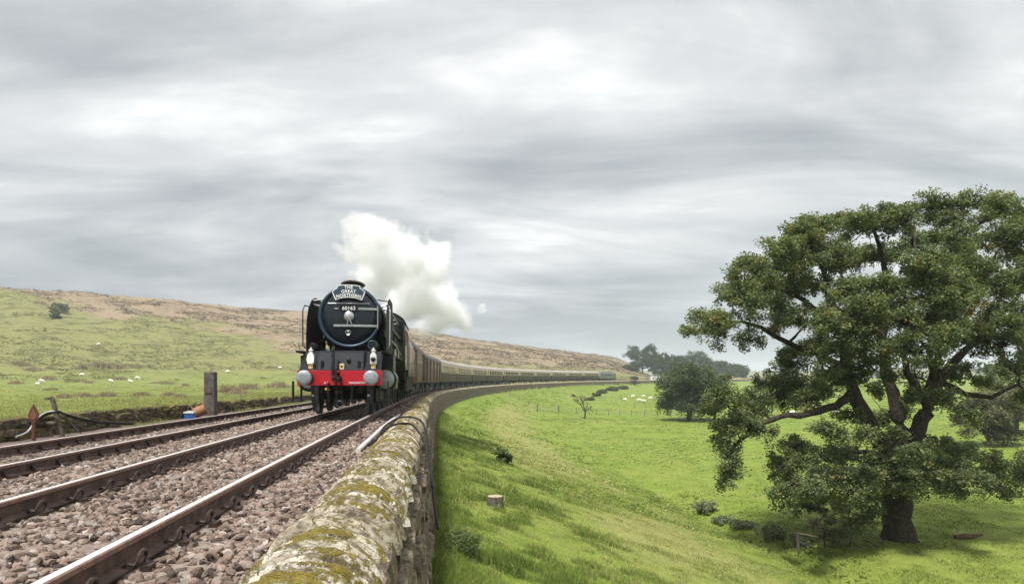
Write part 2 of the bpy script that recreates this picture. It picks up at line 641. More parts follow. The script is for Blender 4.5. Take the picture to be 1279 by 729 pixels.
sb = np.concatenate([np.arange(-3, 40, 0.35), np.arange(40, 430, 2.0)])
db = np.linspace(-6.75, 2.0, 60)
P = tr(np.repeat(sb, len(db)), np.tile(db, len(sb)), 0)
P[:, 2] += bed_z(np.tile(db, len(sb))) - 0.015 + (fbm(P[:, 0] * 2.2, P[:, 1] * 2.2, 1.0, 3) - 0.5) * 0.05
idx = np.arange(len(P)).reshape(len(sb), len(db))
F = np.stack([idx[:-1, :-1], idx[:-1, 1:], idx[1:, 1:], idx[1:, :-1]], -1).reshape(-1, 4)
ballast = link('ballast_bed', np_mesh('ballast_bed', P, F, M_BED, True))
tag(ballast, 'pinkish brown crushed stone ballast bed under both railway tracks', 'ballast', kind='structure')

SLP = 0.60            # sleeper pitch
rv = rock_variants(16, 3)


def ballast_points(s0, s1, dens, size):
    n = int((s1 - s0) * 7.2 * dens)
    s = rng.uniform(s0, s1, n); d = rng.uniform(-5.4, 1.62, n)
    keep = np.ones(n, bool)
    for c in (-0.753, 0.753): keep &= np.abs(d - c) > 0.105
    for c in (-4.183, -2.677): keep &= np.abs(d - c) > 0.10
    ph = np.abs((s / SLP) % 1 - 0.5) * SLP       # distance from the middle of a sleeper
    on_near = (np.abs(d) < 1.2) & (ph < 0.12)
    keep &= ~(on_near & (rng.random(n) > (0.55 + 0.25 * (vn(s * 0.8, d * 0.8, 2) > 0.5))))
    on_far = (np.abs(d + 3.43) < 1.25) & (ph < 0.13)
    keep &= ~(on_far & (rng.random(n) > 0.12))
    in_far = (np.abs(d + 3.43) < 0.72)
    keep &= ~(in_far & (rng.random(n) > 0.55))
    cess = d < -4.75
    keep &= ~(cess & (rng.random(n) > 0.45))
    s, d = s[keep], d[keep]
    p = tr(s, d, 0)
    px = 639.5 + 853 * p[:, 0] / np.maximum(p[:, 1], 0.1)
    v = (px > -160) & (px < 1440)
    s, d, p = s[v], d[v], p[v]
    sz = size * np.clip(rng.lognormal(0, 0.3, len(p)), 0.5, 1.45)
    p[:, 2] += bed_z(d) + rng.uniform(-0.25, 0.55, len(p)) * sz + 0.03 * (fbm(s * 1.3, d * 1.3, 4, 2) - 0.5)
    # a hump of stone in the cribs, lower against the rails
    return p, sz


chunks = [ballast_points(1.6, 9, 560, 0.031), ballast_points(9, 17, 380, 0.034), ballast_points(17, 30, 200, 0.042), ballast_points(30, 58, 60, 0.058)]
bp_, bs_ = np.concatenate([c[0] for c in chunks]), np.concatenate([c[1] for c in chunks])
app = bs_ / np.maximum(bp_[:, 1], 1.0) * ((np.abs(bp_[:, 0] / bp_[:, 1]) < 0.74) & (bp_[:, 1] > 3.1))
big = np.argsort(-app)[:290]
mask = np.ones(len(bp_), bool); mask[big] = False
V, F, rnd = scatter_rocks(bp_[mask], bs_[mask], rv)
bst = link('loose_stones', np_mesh('loose_stones', V, F, M_BST, False, fattr={'rnd': rnd}), ballast)
tag(bst, kind='stuff')
rv2 = rock_variants(12, 5, 0.17, 2)
rmeshes = [np_mesh('stone', v, f, M_BST1, False) for v, f in rv2]
RR = rand_rot(len(big), 0.4)
for k, i in enumerate(big):
    o = link('stone', rmeshes[k % 12], ballast, tuple(bp_[i]))
    o.rotation_euler = Matrix(RR[k].tolist()).to_euler()
    o.scale = (bs_[i] * 0.92,) * 3

# ------------------------------------------------------------------ railway tracks
M_RAIL = pm('rail_rust', (0.060, 0.036, 0.027), (0.125, 0.075, 0.058), 9.0, 0.75, 0.1, bump=0.002, bscale=90, world=True, rvar=0.2)
M_RTOP = pm('rail_polished_glare', (0.84, 0.83, 0.82), (0.70, 0.68, 0.66), 30.0, 0.36, 0.45, world=True, rvar=0.12)  # polished running top, with the sky glare painted in as near-white colour
M_RSIDE = pm('rail_head_side', (0.26, 0.155, 0.12), (0.17, 0.10, 0.078), 16.0, 0.55, 0.35, world=True)
M_CONC = pm('sleeper_concrete', (0.24, 0.19, 0.155), (0.15, 0.115, 0.092), 12.0, 0.9, bump=0.006, bscale=60, world=True)
M_WOOD = pm('sleeper_timber', (0.085, 0.065, 0.052), (0.15, 0.115, 0.09), 22.0, 0.9, bump=0.01, bscale=50, world=True)
M_CLIP = pm('clip_steel', (0.03, 0.022, 0.02), (0.075, 0.045, 0.035), 40.0, 0.55, 0.4, world=True)

RP = [(-0.035, -0.006), (-0.027, 0.0), (0.023, 0.0), (0.035, -0.007), (0.036, -0.034), (0.012, -0.046), (0.009, -0.128), (0.07, -0.148), (0.07, -0.16),
      (-0.07, -0.16), (-0.07, -0.148), (-0.009, -0.128), (-0.012, -0.046), (-0.036, -0.034)]


def rail_mesh(dc, z0, s0, s1):
    ss = np.concatenate([np.arange(s0, 60, 0.5), np.arange(60, s1, 2.0)])
    rings = []
    for k, (u, v) in enumerate(RP): rings.append(tr(ss, dc + u, z0 + v))
    A = np.stack(rings, 1)
    n, m = A.shape[:2]
    idx = np.arange(n * m).reshape(n, m)
    F = np.stack([idx[:-1], np.roll(idx[:-1], -1, 1), np.roll(idx[1:], -1, 1), idx[1:]], -1)
    me = np_mesh('rail', A.reshape(-1, 3), F.reshape(-1, 4), M_RAIL, False)
    me.materials.append(M_RTOP); me.materials.append(M_RSIDE)
    mi = np.zeros((n - 1, m), dtype=np.int32)
    mi[:, [0, 1]] = 1
    mi[:, [2, 3, 13]] = 2
    me.polygons.foreach_set('material_index', mi.ravel())
    return me


near_track = tag(empty('railway_track', tr(6, 0, -0.17)), 'railway track carrying the steam train, concrete sleepers with sprung clips', 'railway track')
far_track = tag(empty('railway_track', tr(6, -3.43, -0.27)), 'empty railway track beside the low mossy wall, dark timber sleepers', 'railway track')
bpy.context.view_layer.update()


def under(o, parent):
    """parent while keeping the world place"""
    o.parent = parent
    o.matrix_parent_inverse = parent.matrix_world.inverted()
    return o


for dc in (-0.753, 0.753): under(link('rail', rail_mesh(dc, 0.0, -3, 430)), near_track)
for dc in (-4.183, -2.677): under(link('rail', rail_mesh(dc, -0.1, -3, 430)), far_track)

mb = MB(); mb.box((0, 0, -0.1), (2.5, 0.25, 0.2)); me_sl = mb.mesh('sleeper', M_CONC, bevel=0.02)
mb = MB(); mb.box((0, 0, -0.07), (2.6, 0.26, 0.14)); me_sw = mb.mesh('sleeper', M_WOOD, bevel=0.015)
# sprung clip: an arched steel bar with a toe on the rail foot and its heel in the shoulder
mb = MB()
arc = [(0.005, -0.055, 0.018), (0.02, -0.05, 0.03)]
for k in range(9):
    a = math.pi * k / 8
    arc.append((0.055 + 0.018 * math.sin(a), -0.047 * math.cos(a), 0.022 + 0.058 * math.sin(a)))
arc += [(0.075, 0.048, 0.008), (0.09, 0.02, 0.004)]
mb.tube(arc, 0.0105, 6)
mb.box((0.098, 0.0, 0.0), (0.05, 0.085, 0.03))
me_clip = mb.mesh('rail_clip', M_CLIP, smooth=50)
mb = MB()
mb.prism([(-0.19, 0), (0.19, 0), (0.17, 0.045), (0.08, 0.055), (0.065, 0.11), (0.03, 0.11), (-0.03, 0.11), (-0.065, 0.11), (-0.08, 0.055), (-0.17, 0.045)], -0.1, 0.1)
me_chair = mb.mesh('rail_chair', M_CLIP)

s = SLP * 3.5
k = 0
while s < 62:
    h = heading(s)
    under(link('sleeper', me_sl, None, tr(s, 0, -0.172 + random.uniform(-0.006, 0.004)), (0, 0, -h + random.gauss(0, 0.006))), near_track)
    if s < 60:
        under(link('sleeper', me_sw, None, tr(s, -3.43, -0.262), (0, 0, -h + random.gauss(0, 0.01))), far_track)
    if s < 34:
        for dc in (-0.753, 0.753):
            for sd_ in (-1, 1):
                o = link('rail_clip', me_clip, None, tr(s, dc + sd_ * 0.035, -0.158), (0, 0, -h if sd_ > 0 else math.pi - h), (1.15, 1.45, 1.25))
                under(o, near_track)
    if s < 40:
        for dc in (-4.183, -2.677):
            under(link('rail_chair', me_chair, None, tr(s, dc, -0.262), (0, 0, -h), (0.7, 0.75, 0.85)), far_track)
    s += SLP
    k += 1

# ------------------------------------------------------------------ stone walls
def stone_material(name, pale, mid, dark, moss1, moss2, mossamt=0.5):
    m, n, b = new_mat(name)
    p = n.pos()
    oi = n.add('ShaderNodeObjectInfo').outputs['Random']
    c = n.ramp(n.math('ADD', n.math('MULTIPLY', n.noise(p, 7.0, 5, 0.65), 0.75), n.math('MULTIPLY', oi, 0.25)), [(0.34, dark), (0.50, mid), (0.66, pale)])
    c = n.mix(n.rangem(n.vor(p, 38.0), 0.0, 0.32, 0.35, 0.0), c, (0.62, 0.60, 0.54))       # lichen flecks
    spk = n.rangem(n.noise(p, 60.0, 3, 0.7), 0.56, 0.70)
    c = n.mix(n.math('MULTIPLY', spk, 0.55), c, dark)
    mn = n.math('ADD', n.math('MULTIPLY', n.noise(p, 4.2, 6, 0.75, 0.5), 0.62), n.math('MULTIPLY', n.noise(p, 24.0, 5, 0.75), 0.43))
    mn = n.math('ADD', mn, n.math('MULTIPLY', oi, 0.10))
    up = n.add('ShaderNodeSeparateXYZ')
    n.put(up.inputs[0], n.add('ShaderNodeNewGeometry').outputs['Normal'])
    mn = n.math('ADD', mn, n.math('MULTIPLY', up.outputs[2], 0.07))
    msk = n.rangem(mn, 0.74 - mossamt * 0.30, 0.80 - mossamt * 0.30)
    mc = n.ramp(n.noise(p, 21.0, 4, 0.7), [(0.32, moss2), (0.5, tuple((a + q) / 2 for a, q in zip(moss1, moss2))), (0.66, moss1)])
    n.put(b.inputs['Base Color'], n.mix(msk, c, mc))
    b.inputs['Roughness'].default_value = 0.92
    b.inputs['Specular IOR Level'].default_value = 0.2
    bp = n.add('ShaderNodeBump')
    bp.inputs['Strength'].default_value = 1.0
    bp.inputs['Distance'].default_value = 0.035
    hgt = n.math('ADD', n.math('MULTIPLY', n.noise(p, 26.0, 5, 0.72), 1.0), n.math('MULTIPLY', n.math('MULTIPLY', msk, n.noise(p, 120.0, 2, 0.7)), 0.9))
    n.put(bp.inputs['Height'], hgt)
    n.put(b.inputs['Normal'], bp.outputs[0])
    return m


M_COPE = stone_material('coping_sandstone', (0.78, 0.735, 0.63), (0.54, 0.47, 0.36), (0.15, 0.115, 0.08), (0.36, 0.29, 0.055), (0.15, 0.115, 0.032), 0.47)
M_FACE = stone_material('wall_sandstone', (0.34, 0.285, 0.21), (0.225, 0.18, 0.135), (0.085, 0.066, 0.05), (0.20, 0.19, 0.06), (0.09, 0.085, 0.03), 0.22)
M_CORE = pm('wall_core', (0.05, 0.04, 0.032), (0.09, 0.072, 0.055), 14.0, 0.95, bump=0.02, bscale=30, world=True)
M_LOW = stone_material('low_wall_stone', (0.32, 0.27, 0.21), (0.19, 0.15, 0.115), (0.075, 0.06, 0.045), (0.25, 0.22, 0.05), (0.12, 0.10, 0.03), 0.58)

DC = 1.945          # middle of the wall
wall = tag(empty('stone_wall', tr(6, DC, -1.6)), 'mossy sandstone parapet wall with rounded coping beside the track', 'wall')
bpy.context.view_layer.update()


def cope_mesh(t, nt_, na_, seed, amp, mat=M_COPE):
    """one rounded coping stone, t thick, set on edge across the wall"""
    r = random.Random(seed)
    ox, oy = r.uniform(0, 90), r.uniform(0, 90)
    hh = 0.315 + r.uniform(-0.014, 0.014)
    hw = 0.37 + r.uniform(-0.02, 0.02)
    rows = []
    ts = np.linspace(-1, 1, nt_)
    flat = r.uniform(1.75, 2.1)
    for q in ts:
        e = 1 - 0.10 * abs(q) ** 6 - r.uniform(0, 0.015)
        row = []
        for j in range(na_):
            a = math.pi * (j / (na_ - 1))
            ca, sa = math.cos(a), math.sin(a)
            x = -hw * math.copysign(abs(ca) ** (2 / flat), ca) * (1 - (1 - e) * 0.5)
            z = hh * abs(sa) ** (2 / flat) * e - 0.22
            if amp:
                nz = (float(fbm(ox + x * 6, oy + (z + q * t * 0.5) * 6 + j * 0.11, 3, 4)) - 0.5) * amp * 0.75
                x += nz * math.cos(a) * -1
                z += nz * math.sin(a)
            yy = q * t / 2 * (0.985 + 0.03 * r.random()) + (float(vn(ox + x * 3, oy + z * 3, 7)) - 0.5) * 0.05
            row.append((x, yy, z))
        rows.append(row)
    mb = MB()
    # side faces closed down to the bed
    n = na_
    vs = [p for row in rows for p in row]
    fs = [(i * n + j, i * n + j + 1, (i + 1) * n + j + 1, (i + 1) * n + j) for i in range(nt_ - 1) for j in range(n - 1)]
    fs.append(tuple(range(n)))
    fs.append(tuple((nt_ - 1) * n + j for j in range(n - 1, -1, -1)))
    fs.append(tuple(i * n for i in range(nt_ - 1, -1, -1)) + tuple(i * n + n - 1 for i in range(nt_)))
    mb.raw(vs, fs)
    return mb.mesh('coping_stone', mat, smooth=48)


shared = {}
for q, t in enumerate((0.10, 0.13, 0.16, 0.20, 0.26)):
    shared[t] = [cope_mesh(t, 4, 15, 50 + q * 10 + k, 0.05) for k in range(3)]
s = 1.3
cnt = 0
while cnt < 296:
    h = heading(s)
    if s < 13:
        t = random.choice((0.06, 0.075, 0.09, 0.11, 0.13, 0.16, 0.2))
        me = cope_mesh(t, 7 if s < 8 else 5, 40 if s < 8 else 24, 900 + cnt, 0.10)
    else:
        t = random.choice((0.10, 0.13, 0.16, 0.20, 0.26))
        me = random.choice(shared[t])
    o = link('coping_stone', me, None, tr(s + t / 2, DC + random.gauss(0, 0.012), random.gauss(0, 0.008)),
             (random.gauss(0, 0.05), random.gauss(0, 0.025), -h + random.gauss(0, 0.04)), (random.uniform(0.96, 1.03), 0.88, random.uniform(0.93, 1.05)))
    under(o, wall)
    s += t
    cnt += 1
S_COPE = s
# farther copings, joined
Vs, Fs = [], []
b0 = 0
while s < 430:
    t = random.uniform(0.25, 0.5) if s < 90 else random.uniform(0.8, 1.6)
    hj, dj = random.gauss(0, 0.02), random.gauss(0, 0.015)
    for q in (0.02, t - 0.02):
        for j in range(7):
            a = math.pi * j / 6
            Vs.append(tr(s + q, DC - 0.37 * math.cos(a) + dj, 0.33 * math.sin(a) ** 0.8 - 0.22 + hj))
    for j in range(6): Fs.append((b0 + j, b0 + j + 1, b0 + 7 + j + 1, b0 + 7 + j))
    b0 += 14
    s += t
o = link('coping_stones', np_mesh('coping_stones', np.array(Vs), np.array(Fs)[:, ::-1], M_COPE, True))
under(tag(o, kind='stuff'), wall)

# wall core
ss = np.concatenate([np.arange(0.5, 60, 1.0), np.arange(60, 430, 3.0)])
prof = [(1.52, -2.4), (1.52, -0.205), (2.27, -0.205), (2.60, -2.4)]
A = np.stack([tr(ss, a, b) for a, b in prof], 1)
n, m_ = A.shape[:2]
idx = np.arange(n * m_).reshape(n, m_)
F = np.stack([idx[:-1], np.roll(idx[:-1], -1, 1), np.roll(idx[1:], -1, 1), idx[1:]], -1).reshape(-1, 4)
under(link('core', np_mesh('core', A.reshape(-1, 3), F, M_CORE)), wall)

# rubble facing on the pasture side
def rough_block(seed, mat, sub=2, jit=0.10):
    r = random.Random(seed)
    bm = bmesh.new()
    bmesh.ops.create_cube(bm, size=1.0)
    bmesh.ops.subdivide_edges(bm, edges=bm.edges, cuts=sub - 1, use_grid_fill=True)
    for v in bm.verts:
        l = v.co.length
        f = 0.5 / max(abs(v.co.x), abs(v.co.y), abs(v.co.z))
        c = v.co.normalized() * 0.62
        v.co = v.co.lerp(c, 0.32)
        v.co += Vector((r.uniform(-1, 1), r.uniform(-1, 1), r.uniform(-1, 1))) * jit * 0.5
    me = bpy.data.meshes.new('face_stone')
    bm.to_mesh(me)
    bm.free()
    me.materials.append(mat)
    return me


blocks = [rough_block(70 + k, M_FACE, 3 if k < 6 else 2) for k in range(14)]
zc = -0.10
courses = []
while zc > -2.2:
    hgt = random.uniform(0.13, 0.24)
    courses.append((zc - hgt, hgt))
    zc -= hgt
cnt = 0
s_end = {}
for (z0, hgt) in courses:
    s = 2.0 + random.random() * 0.3 + (3.0 if z0 < -1.2 else 0)
    while s < 21.5:
        l = random.uniform(0.22, 0.62)
        if cnt < 298:
            o = link('face_stone', random.choice(blocks), None, tr(s + l / 2, 2.205 - 0.05 * (z0 > -0.45) + 0.15 * (-z0) + random.gauss(0, 0.014), z0 + hgt / 2), (random.gauss(0, 0.03), random.gauss(0, 0.03), -heading(s) + random.gauss(0, 0.03)),
                     (random.uniform(0.17, 0.25), l * 1.0, hgt * 1.02))
            under(o, wall)
            cnt += 1
        s += l
    s_end[z0] = s
Vs, Fs = [], []
b0 = 0
for (z0, hgt) in courses:
    s = s_end[z0]
    while s < 330:
        l = random.uniform(0.3, 0.7) * (1 if s < 110 else 2.0)
        pr = random.gauss(0.055, 0.02)
        for (ds_, zz, dd) in ((0.01, 0.01, 0), (l - 0.01, 0.01, 0), (l - 0.01, hgt - 0.01, 0), (0.01, hgt - 0.01, 0), (0.06, 0.04, pr), (l - 0.06, 0.04, pr), (l - 0.06, hgt - 0.035, pr), (0.06, hgt - 0.035, pr)):
            Vs.append((s + ds_, 2.25 + 0.15 * (-z0) + dd, z0 + zz))
        for f in ((4, 5, 6, 7), (0, 1, 5, 4), (1, 2, 6, 5), (2, 3, 7, 6), (3, 0, 4, 7)): Fs.append(tuple(b0 + i for i in f))
        b0 += 8
        s += l
Vs = np.array(Vs)
o = link('facing_stones', np_mesh('facing_stones', tr(Vs[:, 0], Vs[:, 1], Vs[:, 2]), np.array(Fs), M_FACE, False))
under(tag(o, kind='stuff'), wall)

# ------------------------------------------------------------------ low mossy wall on the far side of the line
low = tag(empty('low_stone_wall', tr(14, -6.8, -0.4)), 'low mossy stone retaining wall between far track and meadow', 'wall')
bpy.context.view_layer.update()
ss = np.concatenate([np.arange(4, 60, 1.0), np.arange(60, 200, 3.0)])
prof = [(-7.5, -1.2), (-7.5, 0.02), (-6.9, 0.02), (-6.82, -0.8)]
A = np.stack([tr(ss, a, b) for a, b in prof], 1)
n, m_ = A.shape[:2]
idx = np.arange(n * m_).reshape(n, m_)
F = np.stack([idx[:-1], np.roll(idx[:-1], -1, 1), np.roll(idx[1:], -1, 1), idx[1:]], -1).reshape(-1, 4)
under(link('core', np_mesh('core', A.reshape(-1, 3), F, M_CORE)), low)
lblocks = [rough_block(170 + k, M_LOW, 2, 0.16) for k in range(10)]
cnt = 0
for ci, (z0, hgt) in enumerate(((-0.42, 0.16), (-0.27, 0.15), (-0.13, 0.13), (-0.02, 0.12))):
    s = 6.0 + random.random() * 0.4
    while s < 46:
        l = random.uniform(0.25, 0.75) * (1.0 if s < 30 else 1.5)
        if cnt < 299:
            o = link('wall_stone', random.choice(lblocks), None, tr(s + l / 2, -6.87 - 0.03 * ci + random.gauss(0, 0.03), z0 + hgt / 2 + random.gauss(0, 0.012)),
                     (random.gauss(0, 0.06), random.gauss(0, 0.05), -heading(s) + random.gauss(0, 0.06)), (random.uniform(0.26, 0.4), l * 0.99, hgt * random.uniform(0.9, 1.12)))
            under(o, low)
            cnt += 1
        s += l
Vs, Fs = [], []
b0 = 0
for (z0, hgt) in ((-0.42, 0.2), (-0.22, 0.18), (-0.05, 0.14)):
    s = 46.0
    while s < 150:
        l = random.uniform(0.5, 1.1)
        for (ds_, zz, dd) in ((0.0, 0.0, 0), (l, 0.0, 0), (l, hgt, 0), (0.0, hgt, 0), (0.08, 0.04, 0.07), (l - 0.08, 0.04, 0.07), (l - 0.08, hgt - 0.03, 0.06), (0.08, hgt - 0.03, 0.06)):
            Vs.append((s + ds_, -6.86 + dd, z0 + zz))
        for f in ((4, 5, 6, 7), (0, 1, 5, 4), (1, 2, 6, 5), (2, 3, 7, 6), (3, 0, 4, 7)): Fs.append(tuple(b0 + i for i in f))
        b0 += 8
        s += l
Vs = np.array(Vs)
o = link('wall_stones', np_mesh('wall_stones', tr(Vs[:, 0], Vs[:, 1], Vs[:, 2]), np.array(Fs), M_LOW, False))
under(tag(o, kind='stuff'), low)

# ------------------------------------------------------------------ steam locomotive
M_BLACK = pm('loco_black', (0.008, 0.009, 0.011), (0.016, 0.017, 0.019), 3.0, 0.30, rvar=0.14, spec=0.28, bump=0.0015, bscale=12)
M_SOOT = pm('soot_black', (0.006, 0.006, 0.006), (0.018, 0.016, 0.014), 9.0, 0.62, rvar=0.3, bump=0.004, bscale=25, spec=0.12)
M_SMOKE = pm('smokebox_paint', (0.008, 0.012, 0.019), (0.014, 0.020, 0.030), 5.0, 0.2, rvar=0.1, spec=0.38)
M_RING = pm('smokebox_ring', (0.036, 0.060, 0.088), (0.026, 0.044, 0.066), 6.0, 0.35, 0.3)
M_GREEN = pm('engine_green', (0.016, 0.026, 0.014), (0.024, 0.034, 0.018), 4.0, 0.22, coat=0.4)
M_RED = pm('buffer_beam_red', (0.45, 0.006, 0.016), (0.35, 0.005, 0.013), 7.0, 0.38, rvar=0.15)
M_STEEL = pm('polished_steel', (0.50, 0.51, 0.53), (0.36, 0.37, 0.39), 9.0, 0.34, 0.75, rvar=0.2)
M_BUFF = pm('buffer_steel', (0.33, 0.35, 0.38), (0.22, 0.24, 0.27), 7.0, 0.45, 0.4, rvar=0.2, bump=0.002, bscale=30)
M_DULL = pm('dull_steel', (0.10, 0.095, 0.09), (0.06, 0.055, 0.05), 12.0, 0.5, 0.6, rvar=0.3)
M_WHITE = pm('lamp_white', (0.75, 0.75, 0.73), (0.6, 0.6, 0.58), 9.0, 0.4)
M_BLUEBD = pm('headboard_blue', (0.022, 0.045, 0.075), (0.03, 0.055, 0.09), 8.0, 0.4)
M_LETTER = pm('letter_white', (0.80, 0.80, 0.80), (0.72, 0.72, 0.72), 8.0, 0.5)
M_BRASS = pm('window_brass', (0.42, 0.25, 0.12), (0.30, 0.18, 0.09), 10.0, 0.35, 0.8)
M_CREAM = pm('lamp_cream', (0.66, 0.52, 0.24), (0.55, 0.42, 0.2), 10.0, 0.5)
M_YEL = pm('valve_yellow', (0.65, 0.33, 0.02), (0.5, 0.25, 0.02), 10.0, 0.5)
m, n, b = new_mat('cab_glass')
n.put(b.inputs['Base Color'], (0.008, 0.009, 0.010)); b.inputs['Roughness'].default_value = 0.12; b.inputs['Specular IOR Level'].default_value = 0.35
M_GLASS = m
m, n, b = new_mat('lit_lamp')
n.put(b.inputs['Base Color'], (0.9, 0.85, 0.6)); n.put(b.inputs['Emission Color'], (1.0, 0.78, 0.33)); b.inputs['Emission Strength'].default_value = 16
M_LIT = m

FONT = None


def text_mesh(body, size, mat, bend=0.0, depth=0.008, bold=0.012, sx=1.0):
    cu = bpy.data.curves.new('letters', 'FONT')
    cu.body = body
    cu.size = size
    cu.align_x = 'CENTER'
    cu.align_y = 'CENTER'
    cu.extrude = depth
    cu.offset = bold * size
    cu.space_character = 1.06
    cu.resolution_u = 3
    ob = bpy.data.objects.new('letters', cu)
    COL.objects.link(ob)
    dg = bpy.context.evaluated_depsgraph_get()
    me = bpy.data.meshes.new_from_object(ob.evaluated_get(dg))
    COL.objects.unlink(ob)
    bpy.data.objects.remove(ob)
    co = np.empty(len(me.vertices) * 3)
    me.vertices.foreach_get('co', co)
    co = co.reshape(-1, 3)
    x = co[:, 0].copy() * sx
    co[:, 0] = x
    co[:, 1] = co[:, 1] - bend * x * x
    co[:, 0] = x + 2 * bend * x * co[:, 1] * 0.5
    me.vertices.foreach_set('co', co.ravel())
    me.materials.clear()
    me.materials.append(mat)
    me.update()
    return me


def text(name, body, size, mat, parent, loc, bend=0.0, sx=1.0, bold=0.012, depth=0.008):
    return link(name, text_mesh(body, size, mat, bend, depth, bold, sx), parent, loc, (R(90), 0, 0))


S_FRONT = 18.15
p0 = tr(S_FRONT, 0, 0)
loco = empty('steam_locomotive', p0, -heading(S_FRONT + 7))
tag(loco, 'black and dark green steam locomotive with red buffer beam, number 60163', 'locomotive')
ZB_, RB_ = 2.89, 0.93

# frame and front
mb = MB()
mb.bbox(-0.52, -0.46, 0.6, 13.6, 0.62, 1.5); mb.bbox(0.46, 0.52, 0.6, 13.6, 0.62, 1.5)
mb.bbox(-0.46, 0.46, 1.0, 1.1, 0.7, 1.3); mb.bbox(-0.46, 0.46, 4.4, 4.5, 0.6, 1.4); mb.bbox(-0.46, 0.46, 7, 7.1, 0.6, 1.4)
mb.bbox(-0.5, 0.5, 13.5, 13.9, 0.8, 1.2)
mb.build('frame', M_SOOT, loco)
mb = MB()
mb.bbox(-1.13, 1.13, 0.50, 0.56, 0.83, 1.235)
mb.build('buffer_beam', M_RED, loco, bevel=0.006)
for sx in (-1, 1):
    mb = MB()
    mb.lathe([(0.03, 0.0), (0.11, 0.006), (0.17, 0.02), (0.198, 0.043), (0.203, 0.06), (0.198, 0.078), (0.09, 0.085), (0.075, 0.10), (0.075, 0.30)], (sx * 0.87, 0, 1.035), n=32)
    bf = mb.build('buffer', M_BUFF, loco, smooth=40)
    mb = MB()
    mb.lathe([(0.10, 0.27), (0.115, 0.28), (0.13, 0.45), (0.18, 0.47), (0.18, 0.497)], (sx * 0.87, 0, 1.035), n=24)
    mb.build('buffer_housing', M_BLACK, bf, smooth=40)
# draw hook and screw coupling
mb = MB()
mb.prism([(0.12, 0.93), (0.5, 0.93), (0.5, 1.08), (0.3, 1.10), (0.24, 1.20), (0.17, 1.22), (0.14, 1.16), (0.2, 1.12), (0.2, 1.05), (0.12, 1.02)], -0.04, 0.04, 'x')
hook = mb.build('draw_hook', M_SOOT, loco, bevel=0.01)
mb = MB()
mb.tube([(-0.06, 0.22, 1.05), (-0.07, 0.3, 0.86), (-0.06, 0.34, 0.68), (0.06, 0.34, 0.68), (0.07, 0.3, 0.86), (0.06, 0.22, 1.05)], 0.022, 8)
mb.box((0, 0.34, 0.66), (0.2, 0.07, 0.07))
mb.tube([(-0.06, 0.34, 0.66), (-0.075, 0.36, 0.5), (-0.05, 0.37, 0.37), (0.05, 0.37, 0.37), (0.075, 0.36, 0.5), (0.06, 0.34, 0.66)], 0.022, 8)
mb.build('screw_coupling', M_SOOT, loco, smooth=50)
mb = MB()
ring = [(0.02 + 0.085 * math.cos(a), 0.36, 0.33 + 0.085 * math.sin(a)) for a in np.linspace(0, 2 * math.pi, 17)]
mb.tube(ring, 0.017, 6, cap=False)
mb.build('coupling_ring', M_DULL, loco, smooth=60)
# vacuum and steam pipes
mb = MB()
mb.tube([(-0.17, 0.62, 1.0), (-0.17, 0.45, 1.02), (-0.17, 0.40, 1.12), (-0.17, 0.42, 1.45), (-0.17, 0.44, 1.80), (-0.17, 0.55, 1.86)], 0.05, 10)
vp = mb.build('vacuum_standpipe', M_BLACK, loco, smooth=50)
mb = MB(); mb.lathe([(0.02, -0.03), (0.062, -0.02), (0.062, 0.02), (0.02, 0.03)], (-0.17, 0.40, 1.08), 'y', 12); mb.build('pipe_flange', M_DULL, vp, smooth=40)
mb = MB()
mb.tube([(-0.30, 0.58, 0.9), (-0.30, 0.42, 0.86), (-0.29, 0.36, 0.7), (-0.28, 0.36, 0.5), (-0.26, 0.40, 0.36)], 0.035, 8)
mb.build('steam_heating_hose', M_SOOT, loco, smooth=50)
mb = MB()
mb.tube([(0.33, 0.56, 0.86), (0.33, 0.46, 0.8), (0.33, 0.43, 0.62), (0.32, 0.46, 0.46)], 0.032, 8)
mb.build('air_hose', M_SOOT, loco, smooth=50)
mb = MB(); mb.box((-0.33, 0.40, 0.73), (0.10, 0.05, 0.055)); mb.tube([(-0.38, 0.4, 0.75), (-0.25, 0.37, 0.71)], 0.018, 6)
mb.build('valve_handle', M_YEL, loco, bevel=0.008)
# guard irons, steps and brackets below the beam
for sx in (-1, 1):
    mb = MB()
    mb.prism([(sx * 0.71, 0.84), (sx * 0.80, 0.84), (sx * 0.79, 0.4), (sx * 0.74, 0.12), (sx * 0.69, 0.12), (sx * 0.69, 0.4)], 0.72, 0.75)
    gi = mb.build('guard_iron', M_BLACK, loco)
    mb = MB(); mb.lathe([(0.01, -0.02), (0.032, -0.01), (0.032, 0.02)], (sx * 0.745, 0.70, 0.55), 'y', 10); mb.build('reflecting_disc', M_STEEL, gi, smooth=40)  # steel disc added for the bright reflecting spot on the iron, not a lamp
    mb = MB()
    mb.bbox(sx * 1.2 - 0.16, sx * 1.2 + 0.16, 0.62, 0.85, 0.395, 0.425)
    mb.bbox(sx * 1.06 - 0.02, sx * 1.06 + 0.02, 0.68, 0.80, 0.4, 0.95); mb.bbox(sx * 1.28 - 0.02, sx * 1.28 + 0.02, 0.68, 0.80, 0.4, 0.95)
    mb.build('footstep', M_BLACK, loco)
